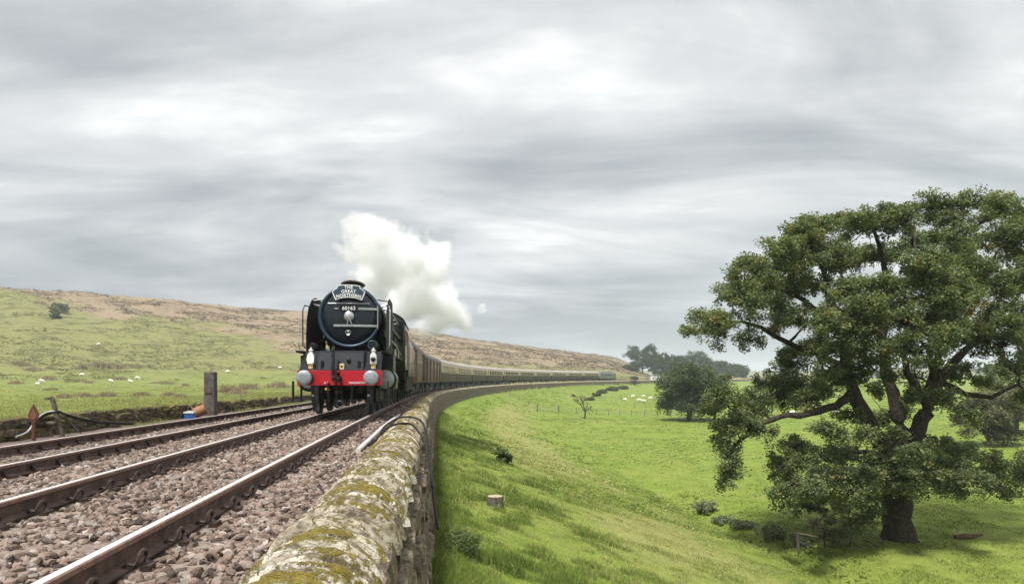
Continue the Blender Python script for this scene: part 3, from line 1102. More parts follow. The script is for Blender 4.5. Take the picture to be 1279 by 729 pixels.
# front platform, raised casing with rivet strips and hatch
mb = MB()
mb.prism([(0.58, 1.24), (0.72, 1.24), (1.35, 1.24), (1.35, 1.80), (1.1, 1.80), (0.82, 1.74)], -0.62, 0.62, 'x')
cas = mb.build('front_casing', pm('casing_grey', (0.010, 0.012, 0.017), (0.019, 0.022, 0.028), 14.0, 0.5, rvar=0.2, spec=0.12, bump=0.002, bscale=40), loco, bevel=0.012)
mb = MB()
for x in (-0.585, -0.12, 0.2, 0.585):
    for k in range(7): mb.lathe([(0.014, 0.0), (0.012, -0.008), (0.004, -0.012)], (x, 0.60 + 0.037 * k, 1.28 + 0.068 * k), 'y', 6)
mb.build('rivets', M_BLACK, cas)
mb = MB(); mb.lathe([(0.02, -0.05), (0.05, -0.045), (0.055, 0.0), (0.055, 0.06)], (0.20, 0.66, 1.56), 'y', 12); mb.build('inspection_cap', M_DULL, cas, smooth=40)
mb = MB(); mb.prism([(-1.26, 1.735), (1.26, 1.735), (1.26, 1.79), (-1.26, 1.79)], 1.36, 10.4); mb.bbox(-1.26, -1.06, 0.98, 1.36, 1.735, 1.79); mb.bbox(1.06, 1.26, 0.98, 1.36, 1.735, 1.79)
mb.build('running_plate', M_SOOT, loco, bevel=0.01)
mb = MB()
for sx in (-1, 1):
    mb.prism([(0.58, 1.235), (0.64, 1.235), (1.4, 1.735), (1.4, 1.79), (1.3, 1.79)], sx * 0.86 - 0.23, sx * 0.86 + 0.23, 'x')
mb.build('footplate_apron', M_BLACK, loco)
# saddle under the smokebox
mb = MB()
mb.prism([(-0.55, 1.2), (0.55, 1.2), (0.62, 1.9), (0.8, 2.35), (-0.8, 2.35), (-0.62, 1.9)], 2.85, 4.9)
mb.build('smokebox_saddle', M_SOOT, loco)

_before = set(bpy.data.objects)
# smokebox, ring, door
mb = MB(); mb.lathe([(0.90, 1.56), (RB_, 1.60), (RB_, 4.0), (0.90, 4.02)], (0, 0, ZB_), n=56)
sbx = mb.build('smokebox', M_SOOT, loco, smooth=40)
mb = MB()
prof = [(0.83, 1.53), (0.862, 1.485), (0.90, 1.472), (0.938, 1.49), (0.95, 1.545), (0.945, 1.62)]
mb.lathe(prof, (0, 0, ZB_), n=64, cap=False); mb.build('smokebox_ring', M_RING, sbx, smooth=60)
mb = MB()
mb.lathe([(0.83, 1.53), (0.80, 1.49), (0.70, 1.455), (0.5, 1.415), (0.3, 1.39), (0.12, 1.378), (0.01, 1.375)], (0, 0, ZB_), n=56)
door = mb.build('smokebox_door', M_SMOKE, loco, smooth=50)
mb = MB()
mb.lathe([(0.02, 1.29), (0.10, 1.30), (0.145, 1.325), (0.15, 1.345), (0.14, 1.375)], (0, 0, ZB_), n=28)
mb.build('door_boss', M_STEEL, door, smooth=40)
mb = MB()
mb.tube([(0, 1.30, ZB_), (0, 1.25, ZB_), (-0.01, 1.24, ZB_ - 0.07), (-0.035, 1.235, ZB_ - 0.25)], [0.02, 0.022, 0.018, 0.015], 8)
mb.tube([(0, 1.28, ZB_), (0, 1.21, ZB_), (0.015, 1.20, ZB_ - 0.07), (0.10, 1.2, ZB_ - 0.24)], [0.02, 0.022, 0.018, 0.015], 8)
mb.build('door_handle', M_STEEL, door, smooth=40)
for (x0, x1, z) in ((0.27, 0.84, 0.235), (-0.46, 0.84, -0.275)):
    mb = MB()
    k = 9
    pts_t, pts_b = [], []
    for i in range(k):
        x = x0 + (x1 - x0) * i / (k - 1)
        rr = math.hypot(x, z)
        y = np.interp(rr, [0, 0.12, 0.3, 0.5, 0.7, 0.8, 0.86], [1.375, 1.378, 1.39, 1.415, 1.455, 1.49, 1.50]) - 0.03
        pts_t.append((x, float(y), ZB_ + z))
    for i in range(k - 1):
        (xa, ya, za), (xb, yb, zb) = pts_t[i], pts_t[i + 1]
        mb.raw([(xa, ya, za - 0.032), (xb, yb, zb - 0.032), (xb, yb, zb + 0.032), (xa, ya, za + 0.032), (xa, ya + 0.04, za - 0.032), (xb, yb + 0.04, zb - 0.032), (xb, yb + 0.04, zb + 0.032), (xa, ya + 0.04, za + 0.032)],
               [(0, 1, 2, 3), (0, 4, 5, 1), (3, 2, 6, 7), (0, 3, 7, 4), (1, 5, 6, 2)])
    mb.build('hinge_strap', M_STEEL, door)
mb = MB(); mb.tube([(0.845, 1.44, ZB_ - 0.36), (0.845, 1.44, ZB_ + 0.32)], 0.024, 8); mb.build('hinge_pin', M_STEEL, door, smooth=50)
mb = MB(); mb.tube([(-0.62, 1.40, ZB_ + 0.385), (0, 1.335, ZB_ + 0.385), (0.60, 1.40, ZB_ + 0.385)], 0.019, 8)
for x in (-0.55, 0, 0.55): mb.tube([(x, 1.36, ZB_ + 0.385), (x, 1.46, ZB_ + 0.385)], 0.014, 6)
mb.build('door_handrail', M_STEEL, door, smooth=50)
mb = MB(); mb.bbox(-0.28, 0.26, 1.345, 1.375, ZB_ + 0.165, ZB_ + 0.315); npl = mb.build('number_plate', M_BLACK, door, bevel=0.006)
text('lettering', '60163', 0.152, M_LETTER, npl, (-0.005, 1.343, ZB_ + 0.238), bold=0.012)
mb = MB(); mb.bbox(-0.43, -0.32, 1.37, 1.40, ZB_ + 0.215, ZB_ + 0.255); mb.build('hinge_strap', M_STEEL, door)
# small round rosette below the handles
mb = MB()
ring = [(-0.03 + 0.085 * math.cos(a), 1.385, ZB_ - 0.47 + 0.06 * math.sin(a)) for a in np.linspace(0, 2 * math.pi, 21)]
mb.tube(ring, 0.007, 5, cap=False)
for x0, z0, x1, z1 in ((-0.075, -0.42, -0.03, -0.50), (0.015, -0.42, -0.03, -0.50), (-0.03, -0.50, -0.03, -0.55), (-0.08, -0.55, 0.02, -0.55), (-0.055, -0.57, -0.005, -0.57), (-0.06, -0.44, 0.0, -0.44)):
    mb.tube([(x0, 1.38, ZB_ + z0), (x1, 1.38, ZB_ + z1)], 0.008, 5)
mb.build('emblem', M_STEEL, door)
mb = MB(); mb.lathe([(0.005, -0.02), (0.025, -0.015), (0.025, 0.02)], (-0.60, 1.47, 1.97), 'y', 10); mb.build('brass_plug', M_BRASS, sbx, smooth=40)
# headboard
HB = [(-0.335, 0.905), (-0.2, 0.93), (0, 0.94), (0.2, 0.93), (0.335, 0.905), (0.345, 0.83), (0.41, 0.80), (0.49, 0.715), (0.39, 0.475), (0.2, 0.535), (0, 0.555), (-0.2, 0.535), (-0.39, 0.475), (-0.49, 0.715), (-0.41, 0.80), (-0.345, 0.83)]
mb = MB(); mb.prism([(x, ZB_ + z) for x, z in HB], 1.26, 1.285)
hb = mb.build('headboard', M_BLUEBD, loco)
mb = MB()
cz = 0.72
n = len(HB)
for i in range(n):
    a, b_ = HB[i], HB[(i + 1) % n]
    ai = (a[0] * 0.945, cz + (a[1] - cz) * 0.90); bi = (b_[0] * 0.945, cz + (b_[1] - cz) * 0.90)
    mb.raw([(a[0], 1.25, ZB_ + a[1]), (b_[0], 1.25, ZB_ + b_[1]), (bi[0], 1.25, ZB_ + bi[1]), (ai[0], 1.25, ZB_ + ai[1]),
            (a[0], 1.27, ZB_ + a[1]), (b_[0], 1.27, ZB_ + b_[1]), (bi[0], 1.27, ZB_ + bi[1]), (ai[0], 1.27, ZB_ + ai[1])], [(0, 1, 2, 3), (4, 7, 6, 5), (0, 4, 5, 1), (3, 2, 6, 7)])
mb.build('board_border', M_LETTER, hb)
text('lettering', 'THE', 0.135, M_LETTER, hb, (0, 1.258, ZB_ + 0.855), 0.1, bold=0.02)
text('lettering', 'GREAT', 0.135, M_LETTER, hb, (0, 1.258, ZB_ + 0.735), 0.2, bold=0.02)
text('lettering', 'NORTHERN', 0.135, M_LETTER, hb, (0, 1.258, ZB_ + 0.617), 0.35, bold=0.02, sx=0.98)
mb = MB()
for x in (-0.3, 0.3): mb.bbox(x - 0.02, x + 0.02, 1.28, 1.6, ZB_ + 0.6, ZB_ + 0.64)
mb.build('board_bracket', M_BLACK, hb)
# chimney: long oval double chimney with a rolled lip
mb = MB()
def oval(rx, ry, z, y0=2.75): return [(rx * math.cos(a), y0 + ry * math.sin(a), z) for a in np.linspace(0, 2 * math.pi, 32, endpoint=False)]
mb.rings([oval(0.40, 0.72, 3.70), oval(0.30, 0.62, 3.79), oval(0.285, 0.60, 3.92), oval(0.33, 0.64, 3.945), oval(0.37, 0.67, 3.965), oval(0.37, 0.67, 4.0), oval(0.32, 0.62, 4.035), oval(0.25, 0.56, 4.02), oval(0.22, 0.5, 3.85)])
ch = mb.build('chimney', M_BLACK, loco, smooth=50)
mb = MB(); mb.lathe([(0.03, 0), (0.05, 0.02), (0.02, 0.05), (0.005, 0.09)], (0, 2.1, 4.0), 'z', 10); mb.build('lamp_iron', M_BRASS, ch, smooth=50)


for o_ in set(bpy.data.objects) - _before:           # the smokebox stands well back from the buffer beam
    if o_.type == 'MESH':
        if o_.name.startswith('lettering'):
            o_.location.y += 1.15
        else:
            o_.data.transform(Matrix.Translation((0, 0.80 if o_.name.startswith(('chimney', 'lamp_iron')) else 1.15, 0)))
# smoke deflectors
for sx in (-1, 1):
    mb = MB()
    poly = [(1.9, 1.79), (1.88, 2.3), (1.98, 2.75), (2.25, 3.1), (2.75, 3.38), (3.3, 3.52), (3.7, 3.55), (4.85, 3.55), (4.95, 3.45), (4.95, 1.79)]
    mb.prism(poly, sx * 1.14 - 0.006, sx * 1.14 + 0.006, 'x')
    df = mb.build('smoke_deflector', M_SOOT, loco)
    mb = MB(); mb.tube([(sx * 1.16, 1.95, 1.9), (sx * 1.24, 1.92, 1.98), (sx * 1.25, 1.95, 3.0), (sx * 1.22, 2.1, 3.16), (sx * 1.15, 2.3, 3.15)], 0.018, 8)
    mb.build('grab_rail', M_STEEL if sx > 0 else M_BLACK, df, smooth=50)
    mb = MB(); mb.tube([(sx * 1.14, 3.0, 3.4), (sx * 0.8, 3.0, 3.45)], 0.02, 6); mb.build('stay', M_BLACK, df)
# outside steam pipes beside the smokebox
for sx in (-1, 1):
    mb = MB(); mb.tube([(sx * 0.78, 3.6, 2.5), (sx * 0.98, 3.6, 2.1), (sx * 1.0, 3.6, 1.75)], 0.14, 12); mb.build('steam_pipe', M_BLACK, loco, smooth=50)
mb = MB()
ring = [(0.80 + 0.115 * math.cos(a), 1.30, 1.97 + 0.115 * math.sin(a)) for a in np.linspace(0, 2 * math.pi, 21)]
mb.tube(ring, 0.026, 8, cap=False); mb.tube([(0.80, 1.30, 1.86), (0.80, 1.32, 1.78)], 0.03, 8)
mb.build('ejector_ring', M_RING, loco, smooth=60)
mb = MB(); mb.lathe([(0.02, -0.02), (0.10, 0), (0.12, 0.06), (0.12, 0.3)], (-0.86, 1.35, 1.92), 'y', 14); mb.build('lubricator', M_SOOT, loco, smooth=40)
mb = MB(); mb.lathe([(0.02, -0.02), (0.10, 0), (0.105, 0.06), (0.105, 0.3)], (0.80, 1.31, 1.97), 'y', 14); mb.build('lubricator', M_BLACK, loco, smooth=40)

# boiler and firebox
mb = MB()
mb.lathe([(0.86, 5.1), (0.935, 5.12), (0.95, 5.2), (1.0, 7.6), (1.0, 8.2)], (0, 0, ZB_), n=48)
boil = mb.build('boiler', M_GREEN, loco, smooth=40)
mb = MB()
def fb(y, hw, top, bot):
    pts = []
    for k in range(17):
        a = math.pi * k / 16
        pts.append((hw * math.cos(a), y, ZB_ + (top - ZB_) * math.sin(a)))
    pts += [(-hw * 1.08, y, 2.2), (-hw * 0.95, y, bot), (hw * 0.95, y, bot), (hw * 1.08, y, 2.2)]
    return pts
mb.rings([fb(8.2, 1.0, 3.89, 1.4), fb(10.5, 1.0, 3.80, 1.4)])
mb.build('firebox', M_GREEN, loco, smooth=35)
for y in (5.2, 6.2, 7.2, 8.2):
    mb = MB(); r0 = np.interp(y, [5.2, 7.6, 9], [0.948, 1.0, 1.0]); mb.lathe([(r0, y), (r0 + 0.012, y + 0.01), (r0 + 0.012, y + 0.06), (r0, y + 0.07)], (0, 0, ZB_), n=48, cap=False)
    mb.build('boiler_band', M_BLACK, boil, smooth=60)
mb = MB()
def ov(rx, ry, z): return [(rx * math.cos(a), 6.6 + ry * math.sin(a), z) for a in np.linspace(0, 2 * math.pi, 20, endpoint=False)]
mb.rings([ov(0.45, 1.1, 3.72), ov(0.38, 1.0, 3.88), ov(0.25, 0.8, 3.95), ov(0.05, 0.4, 3.97)])
mb.build('steam_dome', M_GREEN, boil, smooth=60)
for sx in (-1, 1):
    mb = MB(); mb.tube([(sx * 1.08, y, 3.28) for y in (2.9, 4, 7, 10.4)], 0.02, 8)
    for y in (3.0, 3.9, 4.8, 6.4, 8, 9.6): mb.tube([(sx * 0.9, y, 3.24), (sx * 1.08, y, 3.28)], 0.016, 6)
    mb.build('boiler_handrail', M_STEEL, boil, smooth=60)
    mb = MB(); mb.tube([(sx * 1.05, 5.0, 2.75), (sx * 1.1, 5.6, 2.72), (sx * 1.1, 10.4, 2.7)], 0.05, 10); mb.build('ejector_pipe', M_DULL, boil, smooth=60)
    mb = MB(); mb.tube([(sx * 1.16, 4.3, 2.25), (sx * 1.16, 7.0, 2.2), (sx * 1.16, 10.3, 2.0)], 0.028, 8); mb.build('injector_pipe', M_STEEL, boil, smooth=60)
for y in (9.1, 9.6):
    mb = MB(); mb.lathe([(0.07, 3.8), (0.075, 3.9), (0.05, 3.94), (0.05, 4.0), (0.02, 4.02)], (0, y, 0), 'z', 10); mb.build('safety_valve', M_BRASS, boil, smooth=50)
mb = MB(); mb.lathe([(0.04, 0), (0.045, 0.16), (0.02, 0.2)], (0.42, 5.4, 3.7), 'z', 10); mb.build('whistle', M_BRASS, boil, smooth=50)

# cab
mb = MB()
for sx in (-1, 1):
    x = sx * 1.32
    for (y0, y1, z0, z1) in ((10.5, 13.3, 1.55, 2.45), (10.5, 10.72, 2.45, 3.22), (13.1, 13.3, 2.45, 3.22), (11.86, 11.98, 2.45, 3.22), (10.5, 13.3, 3.12, 3.34)):
        mb.bbox(x - 0.015, x + 0.015, y0, y1, z0, z1)
cabs = mb.build('cab_side', M_GREEN, loco)
mb = MB()
arc_ = [(1.36 * math.cos(a), 3.30 + 0.62 * math.sin(a)) for a in np.linspace(0, math.pi, 17)]
mb.prism(arc_ + [(x * 0.97, z - 0.04) for x, z in arc_[::-1]], 10.35, 13.75)
mb.build('cab_roof', M_SOOT, loco, smooth=40)
mb = MB()
arc2 = [(1.30 * math.cos(a), 3.30 + 0.58 * math.sin(a)) for a in np.linspace(0, math.pi, 13)]
mb.prism(arc2 + [(-1.30, 1.6), (1.30, 1.6)], 10.46, 10.5)
cf = mb.build('cab_front', M_GREEN, loco)
for sx in (-1, 1):
    mb = MB(); mb.prism([(sx * 1.03, 2.5), (sx * 1.25, 2.5), (sx * 1.25, 3.35), (sx * 1.08, 3.45)], 10.44, 10.455); sw = mb.build('spectacle_window', M_GLASS, cf)
    for (y0, y1) in ((10.72, 11.86), (11.98, 13.1)):
        mb = MB(); mb.bbox(sx * 1.315 - 0.004, sx * 1.315 + 0.004, y0, y1, 2.45, 3.12); wd = mb.build('cab_window', M_GLASS, cabs)
        mb = MB(); t = 0.045; X0, X1 = sx * 1.335 - 0.02, sx * 1.335 + 0.02
        mb.bbox(X0, X1, y0, y1, 2.45, 2.45 + t); mb.bbox(X0, X1, y0, y1, 3.12 - t, 3.12); mb.bbox(X0, X1, y0, y0 + t, 2.45 + t, 3.12 - t); mb.bbox(X0, X1, y1 - t, y1, 2.45 + t, 3.12 - t)
        mb.build('window_frame', M_BRASS, wd)
    mb = MB(); mb.tube([(sx * 1.37, 13.35, 1.3), (sx * 1.37, 13.35, 3.0)], 0.02, 6); mb.build('cab_handrail', M_STEEL, cabs, smooth=60)

# motion and wheels
def wheel(parent, x, y, r, spokes, t=0.13, mat=M_BLACK):
    sx = 1 if x > 0 else -1
    mb = MB()
    mb.lathe([(r - 0.07, -t / 2), (r - 0.005, -t / 2), (r, t / 2 - 0.02), (r + 0.001, t / 2), (r - 0.07, t / 2)], (x, y, r), 'x', 32)
    mb.f = [f for f in mb.f if len(f) == 4]; mb.m = mb.m[:len(mb.f)]
    mb.lathe([(r - 0.07, t / 2), (r - 0.07, -t / 2)], (x, y, r), 'x', 32, cap=False)
    wh = mb.build('wheel', M_DULL, parent, smooth=40)
    mb = MB()
    for k in range(spokes):
        a = 2 * math.pi * k / spokes
        mb.tube([(x, y, r), (x, y + (r - 0.05) * math.cos(a), r + (r - 0.05) * math.sin(a))], [0.035, 0.024], 5)
    mb.lathe([(0.05, -0.09), (0.14, -0.08), (0.14, 0.08), (0.05, 0.10)], (x, y, r), 'x', 16)
    mb.build('spokes', mat, wh, smooth=40)
    return wh


bog = MB()
bog.bbox(-0.9, -0.84, 1.45, 4.15, 0.35, 0.75); bog.bbox(0.84, 0.9, 1.45, 4.15, 0.35, 0.75); bog.bbox(-0.84, 0.84, 2.7, 2.9, 0.4, 0.7)
bog.build('bogie_frame', M_SOOT, loco)
for sx in (-1, 1):
    for y in (1.75, 3.75): wheel(loco, sx * 0.75, y, 0.48, 10)
    for y in (5.7, 7.95, 10.2): wheel(loco, sx * 0.75, y, 1.0, 18, 0.15)
    wheel(loco, sx * 0.75, 12.5, 0.56, 10)
    # cylinder
    mb = MB(); mb.lathe([(0.30, 2.05), (0.345, 2.07), (0.345, 3.2), (0.30, 3.22)], (sx * 1.09, 0, 0.98), n=24); mb.bbox(sx * 1.09 - 0.25, sx * 1.09 + 0.25, 2.1, 3.15, 1.1, 1.7)
    cyl = mb.build('cylinder', M_BLACK, loco, smooth=40)
    mb = MB(); mb.lathe([(0.05, 1.98), (0.22, 1.99), (0.275, 2.02), (0.285, 2.06)], (sx * 1.09, 0, 1.0), n=28); mb.build('cylinder_cover', M_BUFF, cyl, smooth=40)
    mb = MB(); mb.bbox(sx * 0.98 - 0.03, sx * 0.98 + 0.03, 5.5, 10.4, 0.66, 0.76)
    for y in (5.7, 7.95, 10.2): mb.lathe([(0.02, -0.05), (0.10, -0.04), (0.10, 0.05), (0.03, 0.06)], (sx * 0.98, y, 0.71), 'x', 12)
    mb.build('coupling_rod', M_STEEL, loco, smooth=40)
    mb = MB(); mb.tube([(sx * 1.08, 3.2, 0.98), (sx * 1.08, 4.6, 0.98)], 0.05, 8); mb.box((sx * 1.08, 4.7, 0.98), (0.12, 0.35, 0.3)); mb.tube([(sx * 1.08, 4.75, 0.98), (sx * 1.06, 7.95, 0.71)], 0.055, 6)
    mb.bbox(sx * 1.08 - 0.05, sx * 1.08 + 0.05, 3.3, 5.6, 1.14, 1.2)
    mb.build('connecting_rod', M_STEEL, loco)
    mb = MB(); mb.tube([(sx * 1.14, 5.2, 1.5), (sx * 1.14, 5.4, 0.9)], 0.04, 6); mb.tube([(sx * 1.14, 5.4, 1.3), (sx * 1.14, 3.3, 1.36)], 0.03, 6); mb.tube([(sx * 1.14, 5.4, 0.95), (sx * 1.12, 7.8, 1.0)], 0.03, 6)
    mb.build('valve_gear', M_DULL, loco)
    # splasher edge and steps
    for y in (5.7, 7.95, 10.2):
        mb = MB(); a_ = [(y + 1.06 * math.cos(a), 1.0 + 1.06 * math.sin(a)) for a in np.linspace(0.84, math.pi - 0.84, 11)]
        mb.prism(a_, sx * 0.95 - 0.25, sx * 0.95 + 0.25, 'x'); mb.build('splasher', M_GREEN, loco)
    mb = MB(); mb.bbox(sx * 1.2 - 0.12, sx * 1.2 + 0.12, 13.0, 13.3, 0.45, 0.49); mb.bbox(sx * 1.2 - 0.12, sx * 1.2 + 0.12, 13.0, 13.3, 0.85, 0.89); mb.bbox(sx * 1.2 - 0.02, sx * 1.2 + 0.02, 13.0, 13.3, 0.45, 1.55)
    mb.build('cab_steps', M_BLACK, loco)
mb = MB(); mb.bbox(-1.34, 1.34, 10.5, 13.4, 1.42, 1.55); mb.build('cab_floor', M_BLACK, loco)
# small lettering on the beam
text('lettering', 'A 1', 0.075, M_LETTER, loco, (-0.36, 0.497, 0.90), bold=0.015)
text('lettering', 'DARLINGTON', 0.068, M_LETTER, loco, (0.47, 0.497, 0.90), bold=0.015)

# head lamps, standing on their irons: things of their own
def head_lamp(x, lit, label):
    t = empty('head_lamp', (0, 0, 0))
    t.location = Matrix.Translation(Vector(p0)) @ Matrix.Rotation(-heading(S_FRONT + 7), 4, 'Z') @ Vector((x, 0.70, 1.27))
    t.rotation_euler = (0, 0, -heading(S_FRONT + 7))
    tag(t, label, 'lamp', 'head lamps on the locomotive')
    mb = MB(); mb.box((0, 0, 0.265), (0.17, 0.17, 0.25)); mb.prism([(-0.085, 0.39), (0.085, 0.39), (0.045, 0.45), (-0.045, 0.45)], -0.08, 0.08)
    bd = mb.build('lamp_body', M_WHITE, t, bevel=0.012)
    mb = MB(); mb.lathe([(0.045, 0.45), (0.045, 0.50), (0.065, 0.505), (0.065, 0.53), (0.02, 0.55), (0.02, 0.60)], (0, 0, 0), 'z', 12); mb.tube([(-0.06, 0, 0.51), (0.06, 0, 0.51)], 0.012, 6)
    mb.build('lamp_chimney', M_WHITE, t, smooth=40)
    mb = MB()
    mb.lathe([(0.068, -0.075), (0.068, -0.115), (0.05, -0.115), (0.045, -0.09)], (0, 0, 0.275), 'y', 16)
    le = mb.build('lens_rim', M_WHITE if lit else M_BLACK, t, smooth=40)
    mb = MB(); mb.lathe([(0.052, -0.112), (0.078 if lit else 0.045, -0.116), (0.03, -0.128), (0.005, -0.132)], (0, 0, 0.275), 'y', 16); mb.build('lens', M_LIT if lit else M_GLASS, le, smooth=60)  # lit lens made wider than its rim to stand for the lamp's halo
    mb = MB(); mb.box((0, 0.0, 0.06), (0.12, 0.1, 0.15)); mb.box((0, 0.0, -0.02), (0.15, 0.12, 0.02)); mb.build('lamp_iron', M_CREAM, t, bevel=0.008)
    return t


head_lamp(-0.80, True, 'lit white head lamp glowing above the buffer beam by the standpipe side')
head_lamp(0.88, False, 'unlit white head lamp with dark lens above buffer beam by the ring')
t = empty('route_lamp_box')
t.location = Matrix.Translation(Vector(p0)) @ Matrix.Rotation(-heading(S_FRONT + 7), 4, 'Z') @ Vector((0.04, 0.62, 1.235))
t.rotation_euler = (0, 0, -heading(S_FRONT + 7))
tag(t, 'small cream square lamp box in the middle above the red beam', 'lamp')
mb = MB(); mb.box((0, 0, 0.105), (0.13, 0.10, 0.17)); mb.build('lamp_body', M_CREAM, t, bevel=0.01)
mb = MB(); mb.lathe([(0.005, -0.06), (0.03, -0.055), (0.03, -0.04)], (0, 0, 0.11), 'y', 12); mb.build('lens', M_BLACK, t, smooth=50)
mb = MB(); mb.box((0, 0, 0.01), (0.08, 0.08, 0.03)); mb.build('foot', M_BLACK, t)

# ------------------------------------------------------------------ tender
S_T = S_FRONT + 14.0
tender = empty('tender', tr(S_T, 0, 0), -heading(S_T + 4))
tag(tender, 'dark green coal tender coupled behind the steam locomotive cab', 'tender')
mb = MB()
pr = [(-1.30, 1.25), (1.30, 1.25), (1.32, 1.4), (1.32, 2.75), (1.20, 3.15), (0.95, 3.42), (0.80, 3.42), (0.80, 2.9), (-0.80, 2.9), (-0.80, 3.42), (-0.95, 3.42), (-1.20, 3.15), (-1.32, 2.75), (-1.32, 1.4)]
mb.prism(pr, 0.3, 8.9)
tb = mb.build('tank', M_GREEN, tender)
mb = MB(); mb.bbox(-1.25, 1.25, 0.1, 9.0, 1.1, 1.25); mb.bbox(-1.2, -1.1, 0.3, 8.8, 0.55, 1.1); mb.bbox(1.1, 1.2, 0.3, 8.8, 0.55, 1.1); mb.build('underframe', M_SOOT, tender)
V, F, rnd = scatter_rocks(np.stack([rng.uniform(-0.72, 0.72, 260), rng.uniform(0.7, 5.4, 260), 2.9 + rng.uniform(0, 0.45, 260)], -1), rng.uniform(0.07, 0.15, 260), rv)
cl_ = link('coal', np_mesh('coal', V, F, M_SOOT, False), tender); tag(cl_, kind='stuff')
for sx in (-1, 1):
    for y in (1.3, 3.4, 5.5, 7.6): wheel(tender, sx * 0.75, y, 0.62, 10)
    mb = MB(); mb.tube([(sx * 1.38, 0.35, 1.3), (sx * 1.38, 0.35, 2.7)], 0.02, 6); mb.tube([(sx * 1.38, 8.85, 1.3), (sx * 1.38, 8.85, 2.7)], 0.02, 6); mb.build('handrail', M_STEEL, tender, smooth=60)
    mb = MB(); mb.bbox(sx * 1.2 - 0.12, sx * 1.2 + 0.12, 0.2, 0.5, 0.45, 0.5); mb.bbox(sx * 1.2 - 0.02, sx * 1.2 + 0.02, 0.2, 0.5, 0.45, 1.2); mb.build('footstep', M_SOOT, tender)

# ------------------------------------------------------------------ carriages
M_MAROON = pm('carriage_maroon', (0.095, 0.026, 0.024), (0.125, 0.040, 0.034), 2.0, 0.45, rvar=0.15, spec=0.28)
M_CHOC = pm('carriage_brown', (0.046, 0.028, 0.020), (0.065, 0.040, 0.028), 2.0, 0.48, rvar=0.15, spec=0.18)
M_CRM = pm('carriage_cream', (0.56, 0.44, 0.255), (0.46, 0.36, 0.21), 2.0, 0.42, rvar=0.15)
M_ROOF = pm('carriage_roof', (0.42, 0.37, 0.35), (0.30, 0.265, 0.25), 1.2, 0.55, rvar=0.2)
M_DROOF = pm('carriage_roof_dark', (0.11, 0.095, 0.09), (0.17, 0.145, 0.135), 1.2, 0.55, rvar=0.2)
M_GANG = pm('gangway_black', (0.02, 0.018, 0.017), (0.035, 0.03, 0.028), 5.0, 0.8)


def side_profile(z0, z1, t=0.0):
    # tumblehome: slightly tucked in at the bottom and at the top
    pts = []
    for k in range(5):
        z = z0 + (z1 - z0) * k / 4
        x = 1.36 - 0.06 * max(0, (1.7 - z)) ** 1.5 - 0.05 * max(0, (z - 2.5)) ** 2
        pts.append((x + t, z))
    return pts


L_C = 18.3


def make_carriage(lower, upper, roof, layout, end_mat):
    c = empty('carriage')
    mb = MB(); pr = side_profile(1.02, 2.12); mb.prism(pr + [(-x, z) for x, z in pr[::-1]], 0, L_C); body = mb.build('lower_body', lower, c)
    mb = MB(); pr = side_profile(2.12, 3.18); mb.prism(pr + [(-x, z) for x, z in pr[::-1]], 0, L_C); up = mb.build('upper_body', upper, c)
    mb = MB(); a_ = [(1.335 * math.cos(a), 3.16 + 0.66 * math.sin(a) ** 0.85) for a in np.linspace(0, math.pi, 15)]; mb.prism(a_, -0.03, L_C + 0.03); rf = mb.build('roof', roof, c, smooth=40)
    for k in range(6):
        mb = MB(); mb.lathe([(0.12, 3.78), (0.12, 3.86), (0.05, 3.9)], (0.25 * (-1) ** k, 1.6 + k * 3.05, 0), 'z', 8); mb.build('roof_vent', roof, rf, smooth=40)
    mb = MB(); mb.bbox(-1.15, 1.15, 0.1, L_C - 0.1, 0.86, 1.02); mb.bbox(-1.0, 1.0, 7.2, 11.2, 0.42, 0.86); mb.build('underframe', M_GANG, c)
    for y in (-0.22, L_C):
        mb = MB(); mb.bbox(-0.55, 0.55, y, y + 0.22, 1.05, 3.3); mb.build('gangway', M_GANG, c)
    for yb in (2.9, L_C - 2.9):
        mb = MB()
        for sx in (-1, 1): mb.bbox(sx * 1.02 - 0.05, sx * 1.02 + 0.05, yb - 1.75, yb + 1.75, 0.42, 0.72)
        mb.bbox(-1.0, 1.0, yb - 0.15, yb + 0.15, 0.45, 0.86)
        bg_ = mb.build('bogie', M_GANG, c)
        for dy in (-1.3, 1.3):
            for sx in (-1, 1):
                mb = MB(); mb.lathe([(0.1, -0.07), (0.455, -0.06), (0.457, 0.06), (0.1, 0.05)], (sx * 0.75, yb + dy, 0.457), 'x', 18); mb.build('wheel', M_DULL, bg_, smooth=40)
    for (y0, y1, z0, z1, kind) in layout:
        for sx in (-1, 1):
            xs = np.interp((z0 + z1) / 2, [1.0, 1.7, 2.5, 3.2], [1.335, 1.36, 1.36, 1.335])
            mb = MB(); mb.bbox(sx * xs - 0.02, sx * xs + 0.02, y0, y1, z0, z1)
            if kind == 'door':
                mb = MB(); mb.bbox(sx * (xs - 0.004) - 0.02, sx * (xs - 0.004) + 0.02, y0, y1, z0, z1)
                for (a, b_) in ((y0 - 0.02, y0), (y1, y1 + 0.02)): mb.bbox(sx * (xs + 0.01) - 0.02, sx * (xs + 0.01) + 0.02, a, b_, z0, z1)
                mb.build('door', end_mat, c)
            else:
                mb.build('window', M_GLASS, up)
    return c


